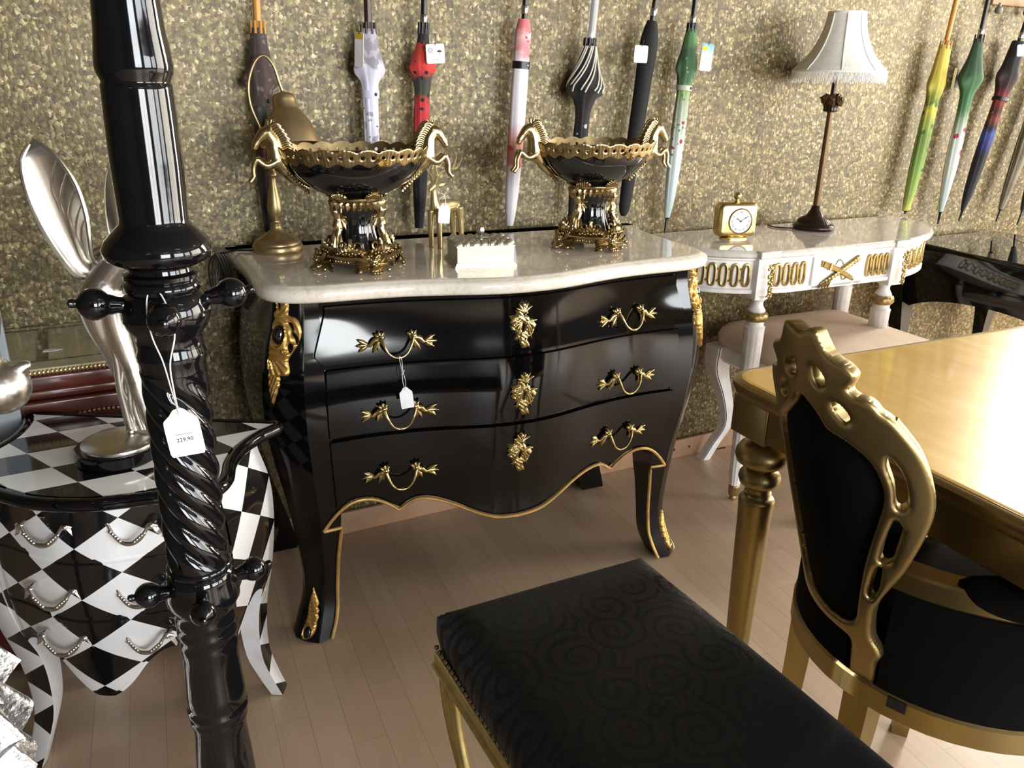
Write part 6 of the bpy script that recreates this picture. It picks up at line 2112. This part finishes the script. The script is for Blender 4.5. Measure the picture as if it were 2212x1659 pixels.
ol = [tuple(p) for p in cr(ol[:6], 5)] + ol[6:]
tb.slab(ol[::-1], [(-0.006, ZB - 0.018), (0.0, ZB - 0.013), (0.001, ZB - 0.004), (-0.004, ZB), (-0.007, ZB), (-0.016, ZB)])
M_MIRRORBLK = simple('mirror_black', (0.0025, 0.0025, 0.003, 1), 0.015, 0, 0.0)
tb.build('top', M_MIRRORBLK, bc, angle=50)
for (x, y, sx, sy) in ((-0.235, 0.345, -1, 1), (-0.235, -0.365, -1, -1), (0.235, 0.345, 1, 1), (0.235, -0.365, 1, -1)):
    secs = []
    for z in np.linspace(0, 0.69, 26):
        o = sinterp(z, [(0, 0.02), (0.08, 0.0), (0.2, -0.012), (0.34, 0.0), (0.46, 0.014), (0.58, 0.022), (0.69, -0.004)])
        w = sinterp(z, [(0, 0.016), (0.2, 0.017), (0.36, 0.026), (0.46, 0.036), (0.69, 0.030)])
        secs.append([(x + sx * o - w * 0.8, y + sy * o * 0.6 - w, z), (x + sx * o + w * 0.8, y + sy * o * 0.6 - w, z), (x + sx * o + w * 0.8, y + sy * o * 0.6 + w, z), (x + sx * o - w * 0.8, y + sy * o * 0.6 + w, z)])
    MB().loft(secs).build('leg', M_LACQ, bc, angle=40)

# ---------------------------------------------------------------- gold dining table
gt = thing('dining_table', 'large gold dining table with glossy gold leaf top and turned legs', 'table', (1.90, 0.28, 0), radians(-2.5))
M_LEAF = NT('gold_leaf_top')
co = M_LEAF.coord('Object', (3.0, 1.4, 1))
a1 = M_LEAF.noise(co, 3.2, 4, 0.6, 0.8)
b1_ = M_LEAF.noise(M_LEAF.coord('Object', (14, 3.0, 1)), 2.4, 3, 0.6)
f1 = M_LEAF.math('MULTIPLY_ADD', b1_[0], 0.45, M_LEAF.math('MULTIPLY', a1[0], 0.55))
M_LEAF.l(M_LEAF.ramp(f1, [(0.3, hx('D6A548')), (0.5, hx('E4B85C')), (0.7, hx('F0CC78'))]), M_LEAF.b.inputs['Base Color'])
M_LEAF.set(Metallic=0.15, Roughness=0.30, Coat_Weight=0.6, Coat_Roughness=0.06)
M_LEAF = M_LEAF.m
TW, TD, TZ = 0.96, 0.74, 0.762
ot_ = rr(TW, TD, 0.07, 8)
tt = MB().slab(ot_, [(-0.014, TZ - 0.001), (-0.018, TZ), (-0.022, TZ), (-0.06, TZ)])
tt.slab(ot_, [(-0.016, TZ - 0.010), (-0.0145, TZ - 0.0008)])
tt.build('gold_leaf_top', M_LEAF, gt, angle=30)
rimm = MB().slab(ot_, [(-0.030, TZ - 0.036), (-0.012, TZ - 0.033), (-0.006, TZ - 0.026), (-0.003, TZ - 0.020), (0.0, TZ - 0.014), (-0.001, TZ - 0.006), (-0.006, TZ - 0.002), (-0.0155, TZ - 0.0015)])
rimm.build('moulded_edge', M_GOLDPAINT, gt, angle=40)
apn = MB()
for (x, y, w, d) in ((-TW + 0.037, 0, 0.022, 2 * TD - 0.226), (TW - 0.037, 0, 0.022, 2 * TD - 0.226), (0, TD - 0.037, 2 * TW - 0.226, 0.022), (0, -TD + 0.037, 2 * TW - 0.226, 0.022)):
    apn.box((x, y, TZ - 0.066), (w, d, 0.064), bev=0.002)
apn.build('apron', M_GOLDPAINT, gt, angle=30)
for sx in (-1, 1):
    for sy in (-1, 1):
        x, y = sx * (TW - 0.068), sy * (TD - 0.068)
        m = MB()
        m.box((x, y, TZ - 0.070), (0.088, 0.088, 0.072), bev=0.003)
        m.lathe([(0.030, TZ - 0.106), (0.022, TZ - 0.110), (0.021, TZ - 0.118), (0.030, TZ - 0.121), (0.041, TZ - 0.127), (0.0475, TZ - 0.138), (0.0485, TZ - 0.147), (0.045, TZ - 0.158), (0.034, TZ - 0.166), (0.025, TZ - 0.169), (0.024, TZ - 0.172), (0.030, TZ - 0.175), (0.0365, TZ - 0.183), (0.038, TZ - 0.192), (0.035, TZ - 0.201), (0.027, TZ - 0.208), (0.0225, TZ - 0.211), (0.022, TZ - 0.218), (0.0245, TZ - 0.220), (0.0225, TZ - 0.223), (0.0235, TZ - 0.228), (0.030, TZ - 0.231), (0.0325, TZ - 0.235), (0.0325, TZ - 0.238), (0.031, TZ - 0.26), (0.020, 0.10), (0.016, 0.02), (0.014, 0.0), (0.0, 0.0)][::-1], n=40, c=(x, y, 0))
        m.build('leg', M_GOLDPAINT, gt, angle=40)

# ---------------------------------------------------------------- gold armchair seen from behind
AC = Vector((1.16, 0.66, 0))
ch = thing('armchair', 'gold framed tub armchair with pierced back and black upholstery at the gold table', 'chair', (AC.x, AC.y, 0), 0.0)
# local: facing +x, near side is -y
M_BLKCLOTH = simple('black_velvet', (0.0035, 0.0035, 0.004, 1), 0.9, 0, 0, bump=(900, 0.15, 0.0004), spec=0.15)
RT = 0.235
def back_map(s, z, h):
    """raked, curved back shell: s along the curve (near side positive), h outward to the rear"""
    R = 0.15
    th = s / R
    rear = -(RT + 0.36 * (z - 0.44))
    nx, ny = -cos(th), -sin(th)
    return Vector((rear + R * (1 - cos(th)) + nx * h, -(R * sin(th)) + ny * h, z))
def smooth(pts, n=3, closed=False):
    return [tuple(p) for p in cr(pts, n, closed)]
near_ = smooth([(-0.002, 0.977), (0.008, 0.984), (0.019, 0.984), (0.024, 0.974), (0.031, 0.960), (0.042, 0.952), (0.052, 0.948), (0.061, 0.938), (0.056, 0.926), (0.051, 0.918), (0.058, 0.911), (0.072, 0.909), (0.081, 0.903), (0.086, 0.896), (0.100, 0.886), (0.123, 0.852), (0.134, 0.820), (0.138, 0.790), (0.135, 0.762), (0.126, 0.733), (0.112, 0.698), (0.095, 0.660), (0.072, 0.618), (0.054, 0.580), (0.047, 0.545), (0.046, 0.520), (0.054, 0.503), (0.056, 0.490), (0.047, 0.470), (0.044, 0.440)])
far_ = smooth([(0.003, 0.430), (0.010, 0.470), (0.013, 0.500), (-0.004, 0.507), (-0.046, 0.511), (-0.095, 0.520), (-0.122, 0.545), (-0.134, 0.590), (-0.136, 0.660), (-0.142, 0.730), (-0.148, 0.790), (-0.135, 0.850), (-0.105, 0.890), (-0.093, 0.903), (-0.085, 0.909), (-0.072, 0.911), (-0.064, 0.920), (-0.072, 0.936), (-0.063, 0.948), (-0.045, 0.956), (-0.034, 0.974), (-0.028, 0.984), (-0.016, 0.983)])
outer = near_ + [(0.042, 0.385), (0.004, 0.385)] + far_
panel = smooth([(-0.018, 0.889), (0.005, 0.872), (0.018, 0.853), (0.042, 0.844), (0.068, 0.824), (0.080, 0.790), (0.078, 0.762), (0.069, 0.730), (0.048, 0.656), (0.034, 0.590), (0.026, 0.550), (0.012, 0.533), (-0.020, 0.530), (-0.063, 0.544), (-0.088, 0.575), (-0.096, 0.640), (-0.100, 0.720), (-0.100, 0.780), (-0.088, 0.824), (-0.062, 0.846), (-0.036, 0.868)], 3, True)
H_ = [[(0.008, 0.936), (0.015, 0.936), (0.023, 0.924), (0.021, 0.914), (0.014, 0.912), (0.008, 0.920)],
      [(0.030, 0.896), (0.040, 0.893), (0.048, 0.884), (0.049, 0.876), (0.043, 0.872), (0.031, 0.884)],
      [(0.090, 0.838), (0.099, 0.826), (0.106, 0.806), (0.107, 0.772), (0.096, 0.763), (0.092, 0.772), (0.092, 0.796), (0.086, 0.824)],
      [(0.089, 0.744), (0.097, 0.738), (0.099, 0.730), (0.088, 0.692), (0.080, 0.672), (0.067, 0.675)],
      [(0.070, 0.664), (0.067, 0.640), (0.062, 0.619), (0.053, 0.600), (0.047, 0.606), (0.053, 0.630), (0.061, 0.655)]]
holes = []
for h_ in H_:
    c_ = smooth(h_, 3, True)
    holes.append(c_)
    if h_[0][1] > 0.88:
        holes.append([(-0.012 - p[0], p[1]) for p in c_[::-1]])
bk = plate([outer, panel] + holes, 0.0024, 0.0175, 0.0055, 0.008)
bk.map(lambda x, y, h: back_map(x, y, h - 0.016))
bk.build('back_frame', M_GOLDPAINT, ch, angle=45)
bt = MB()
for sg in (1,):
    pts_ = [(0.097, 0.884), (0.119, 0.852), (0.130, 0.820), (0.134, 0.790), (0.131, 0.762), (0.122, 0.733), (0.108, 0.698), (0.093, 0.664)]
    bt.tube([back_map((p[0] if sg > 0 else -0.012 - p[0]), p[1], -0.012) for p in cr(pts_, 4)], 0.0058, 8)
bt.build('back_moulding', M_GOLDPAINT, ch)
pp_ = plate([[(-0.02 + (p[0] + 0.02) * 1.05, 0.70 + (p[1] - 0.70) * 1.03) for p in panel]], 0.005, 0.006, 0.006, 0.01)
pp_.map(lambda x, y, h: back_map(x, y, h - 0.013))
pp_.build('back_panel', M_BLKCLOTH, ch, angle=70)
# round tub: lower rail, upholstered band, arm rail with pads
def circ(r, th, z, x0=0.0):
    return Vector((-r * cos(th) + x0, -r * sin(th), z))
def band_loft(r0, r1, z0, z1, th0, th1, name, mat, z_of=None, n=48, bev=0.004):
    secs = []
    for th in np.linspace(th0, th1, n):
        dz = z_of(th) if z_of else 0.0
        q = [(r0, z0 + bev), (r0 + bev, z0), (r1 - bev, z0), (r1, z0 + bev), (r1, z1 - bev), (r1 - bev, z1), (r0 + bev, z1), (r0, z1 - bev)]
        secs.append([circ(r, th, z + dz) for r, z in q])
    return MB().loft(secs).build(name, mat, ch, angle=35)
band_loft(0.19, 0.243, 0.392, 0.433, 0, 2 * pi, 'seat_rail', M_GOLDPAINT)
band_loft(0.203, 0.2395, 0.430, 0.603, radians(12), radians(128), 'tub_upholstery', M_BLKCLOTH, bev=0.006)
band_loft(0.203, 0.2395, 0.430, 0.505, radians(-62), radians(-1), 'tub_upholstery', M_BLKCLOTH, bev=0.006)
band_loft(0.203, 0.2365, 0.430, 0.603, radians(-128), radians(-60), 'tub_upholstery', M_BLKCLOTH, bev=0.006)
arise = lambda th: -0.006 * (1 - min(1, abs(th) / 0.6))
band_loft(0.200, 0.242, 0.600, 0.634, radians(9), radians(128), 'arm_rail', M_GOLDPAINT, arise)
band_loft(0.200, 0.242, 0.600, 0.634, radians(-128), radians(-50), 'arm_rail', M_GOLDPAINT)
for s, t0 in ((1, 29), (-1, 60)):
    secs = []
    for th in np.linspace(radians(t0), radians(120), 30):
        e = min(1, (th - radians(t0)) / 0.42, (radians(120) - th) / 0.2)
        e = sqrt(max(0.02, e * (2 - e)))
        c = circ(0.226, s * th, 0.634)
        er = Vector((c.x, c.y, 0)).normalized()
        secs.append([c + er * (0.034 * cos(q)) * e + Vector((0, 0, (0.022 * sin(q) if sin(q) > 0 else 0.036 * sin(q)) * e)) for q in np.linspace(0, 2 * pi, 20, endpoint=False)])
    MB().loft(secs).build('arm_pad', M_BLKCLOTH, ch, angle=70)
    f = [circ(0.222, s * radians(127), 0.612), circ(0.232, s * radians(133), 0.56), circ(0.225, s * radians(137), 0.49), circ(0.218, s * radians(136), 0.42)]
    MB().tube(cr(f, 5), 0.018, 10).build('arm_support', M_GOLDPAINT, ch)
MB().lathe([(0.0, 0.41), (0.19, 0.415), (0.203, 0.43), (0.204, 0.455), (0.195, 0.478), (0.14, 0.492), (0.0, 0.496)], n=48).build('seat', M_BLKCLOTH, ch, angle=70)
for th, fl_ in ((radians(6), 0.09), (radians(80), 0.02), (radians(-52), 0.02), (radians(140), 0.03), (radians(-140), 0.03)):
    m = MB()
    secs = []
    for z in np.linspace(0.0, 0.40, 14):
        t = 1 - z / 0.40
        r = 0.218 + fl_ * t * t
        w = 0.021 - 0.006 * t
        c = circ(r, th, z)
        er = Vector((c.x, c.y, 0)).normalized()
        et = Vector((-er.y, er.x, 0))
        secs.append([c + er * a * w + et * b * w for a, b in ((-1, -1), (1, -1), (1, 1), (-1, 1))])
    m.loft(secs)
    m.build('leg', M_GOLDPAINT, ch, angle=40)
tg = MB().box((0, 0, 0), (0.002, 0.026, 0.018)).build('care_label', simple('label_black', '15151A', 0.6), ch, smooth=False)
tg.location = circ(0.2445, radians(20), 0.424)
tg.rotation_euler = (0, 0, radians(20))

# ---------------------------------------------------------------- black damask bench in the foreground
be = thing('bench', 'gold bench with black scrolled damask seat in the foreground', 'bench', (0.600, 0.52, 0), radians(-0.5))
M_DAM = NT('black_damask')
co = M_DAM.coord('Object')
def scroll(scale, off, turns, seed):
    """rows of spiralling acanthus scrolls woven into the cloth"""
    mp = M_DAM.n('ShaderNodeMapping')
    mp.inputs['Location'].default_value = off
    M_DAM.l(co, mp.inputs[0])
    nz_ = M_DAM.noise(mp.outputs[0], 14, 2)
    va = M_DAM.n('ShaderNodeVectorMath', operation='MULTIPLY_ADD')
    M_DAM.l(nz_[1], va.inputs[0])
    va.inputs[1].default_value = (0.022, 0.022, 0)
    M_DAM.l(mp.outputs[0], va.inputs[2])
    v = M_DAM.n('ShaderNodeTexVoronoi', feature='F1', voronoi_dimensions='2D')
    v.inputs['Scale'].default_value = scale
    v.inputs['Randomness'].default_value = 0.55
    M_DAM.l(va.outputs[0], v.inputs['Vector'])
    df = M_DAM.n('ShaderNodeVectorMath', operation='SUBTRACT')
    sc_ = M_DAM.n('ShaderNodeVectorMath', operation='SCALE')
    M_DAM.l(va.outputs[0], sc_.inputs[0])
    sc_.inputs['Scale'].default_value = 1.0
    M_DAM.l(sc_.outputs[0], df.inputs[0])
    M_DAM.l(v.outputs['Position'], df.inputs[1])
    sp = M_DAM.n('ShaderNodeSeparateXYZ')
    M_DAM.l(df.outputs[0], sp.inputs[0])
    ang = M_DAM.math('ARCTAN2', sp.outputs[1], sp.outputs[0])
    sc2 = M_DAM.n('ShaderNodeSeparateColor')
    M_DAM.l(v.outputs['Color'], sc2.inputs[0])
    dirn = M_DAM.math('SUBTRACT', M_DAM.math('MULTIPLY', M_DAM.math('GREATER_THAN', sc2.outputs[0], 0.5), 2.0), 1.0)
    ph = M_DAM.math('ADD', M_DAM.math('MULTIPLY', M_DAM.math('MULTIPLY', ang, dirn), 1.0), M_DAM.math('MULTIPLY', v.outputs['Distance'], turns))
    band = M_DAM.math('SINE', ph)
    return M_DAM.math('GREATER_THAN', M_DAM.math('ADD', band, M_DAM.math('MULTIPLY', M_DAM.math('SUBTRACT', nz_[0], 0.5), 1.6)), 0.52)
s1 = scroll(11.0, (0, 0, 0), 26.0, 1)
s2 = scroll(26.0, (0.31, 0.17, 0), 22.0, 2)
pat = M_DAM.math('MAXIMUM', s1, M_DAM.math('MULTIPLY', s2, 0.55))
M_DAM.l(M_DAM.mix(pat, (0.0070, 0.0070, 0.0076, 1), (0.0028, 0.0028, 0.0032, 1)), M_DAM.b.inputs['Base Color'])
M_DAM.l(M_DAM.math('MULTIPLY_ADD', pat, 0.25, 0.48), M_DAM.b.inputs['Roughness'])
M_DAM.b.inputs['Specular IOR Level'].default_value = 0.28
M_DAM.b.inputs['Sheen Weight'].default_value = 0.03
M_DAM.bump(M_DAM.noise(co, 1200, 2)[0], 0.12, 0.0004)
M_DAM = M_DAM.m
BWX, BLY = 0.200, 0.490
def seat_pt(u, v):
    x, y = (u * 2 - 1), (v * 2 - 1)
    return x, y
cu = MB()
nu, nv = 30, 60
def ctop(u, v):
    x, y = u * 2 - 1, v * 2 - 1
    ex, ey = 1 - abs(x), 1 - abs(y)
    e = min(ex * BWX, ey * BLY)
    dome = 0.018 * (1 - x ** 4) * (1 - y ** 6)
    edge = 0.030 * (1 - min(1, e / 0.045)) ** 2.2
    lift = 0.012 * (abs(x) ** 3 * abs(y) ** 8) 
    px_ = x * BWX * (1 + 0.03 * (1 - y * y)) - 0.006 * x * abs(y) ** 6
    py_ = y * BLY * (1 + 0.012 * (1 - x * x))
    return Vector((px_, py_, 0.472 + dome - edge + lift))
us = sorted(set([0, 0.01, 0.03, 0.06, 0.1] + [0.1 + 0.8 * i / 22 for i in range(23)] + [0.9, 0.94, 0.97, 0.99, 1]))
vs_ = sorted(set([0, 0.004, 0.012, 0.025, 0.045] + [0.045 + 0.91 * i / 44 for i in range(45)] + [0.955, 0.975, 0.988, 0.996, 1]))
vv_ = [ctop(u, v) for u in us for v in vs_]
m_ = len(vs_)
cu.add(vv_, [(i * m_ + j, (i + 1) * m_ + j, (i + 1) * m_ + j + 1, i * m_ + j + 1) for i in range(len(us) - 1) for j in range(m_ - 1)])
# side drop
per_ = [ctop(u, 0) for u in us] + [ctop(1, v) for v in vs_[1:]] + [ctop(u, 1) for u in us[::-1][1:]] + [ctop(0, v) for v in vs_[::-1][1:-1]]
cu.loft([per_, [Vector((p.x * 1.004, p.y * 1.004, 0.425)) for p in per_], [Vector((p.x * 0.985, p.y * 0.99, 0.398)) for p in per_]], caps=False)
cu.build('seat_cushion', M_DAM, be, angle=80)
M_GFRAME = gold('distressed_gold', 'BFA869', 0.38, 0.65, (35, 0.15, 0.002), 0.22)
frm = MB()
for x in (-BWX + 0.010, BWX - 0.010):
    frm.box((x, 0, 0.385), (0.030, 2 * BLY - 0.02, 0.030), bev=0.004)
    frm.tube([(x + (-0.015 if x < 0 else 0.015), -BLY + 0.01, 0.374), (x + (-0.015 if x < 0 else 0.015), BLY - 0.01, 0.374)], 0.0045, 8)
for y in (-BLY + 0.010, BLY - 0.010):
    frm.box((0, y, 0.385), (2 * BWX - 0.02, 0.030, 0.030), bev=0.004)
frm.build('seat_frame', M_GFRAME, be, angle=40)
# curule side frames: two crossed arcs on each long side made of reeded bars
def arc_bar(x, dy):
    m = MB()
    for k, o in enumerate((-0.022, 0.0, 0.022)):
        pts = []
        for t in np.linspace(0, 1, 26):
            # from the top corner sweeping down to the middle and out again
            a = pi * t
            y = (BLY - 0.03 + o * 0.9) * cos(a)
            z = 0.372 - (0.300 + o * -1.0) * sin(a)
            pts.append((x, y, max(z, 0.05)))
        m.tube(pts, 0.0095, 8, flat=1.0)
    return m
nails = bpy.data.meshes.new('nail')
nm = MB().ball((0, 0, 0), (0.0042, 0.0042, 0.0042), 8)
nails = nm.mesh('nail')
M_NAIL = gold('nail_metal', '8F8676', 0.3, 1.0, None)
nails.materials.append(M_NAIL)
nails.shade_smooth()
for sx in (-1, 1):
    x = sx * (BWX - 0.012)
    arc_bar(x, 0).build('curved_side', M_GFRAME, be, angle=60)
    m = MB()
    for k, o in enumerate((-0.022, 0.0, 0.022)):
        m.tube([(x, (BLY - 0.05 + o) * cos(a), 0.012 + (0.26 + o) * sin(a)) for a in np.linspace(0.0, pi, 22)], 0.0095, 8)
    m.build('curved_foot', M_GFRAME, be, angle=60)
    n = 74
    for k in range(n):
        o = bpy.data.objects.new('nail', nails)
        COL.objects.link(o)
        o.parent = be
        o.location = (sx * (BWX + 0.0005), -BLY + 0.012 + k * (2 * BLY - 0.024) / (n - 1), 0.4065)
for sy in (-1, 1):
    n = 30
    for k in range(n):
        o = bpy.data.objects.new('nail', nails)
        COL.objects.link(o)
        o.parent = be
        o.location = (-BWX + 0.012 + k * (2 * BWX - 0.024) / (n - 1), sy * (BLY + 0.0005), 0.4065)
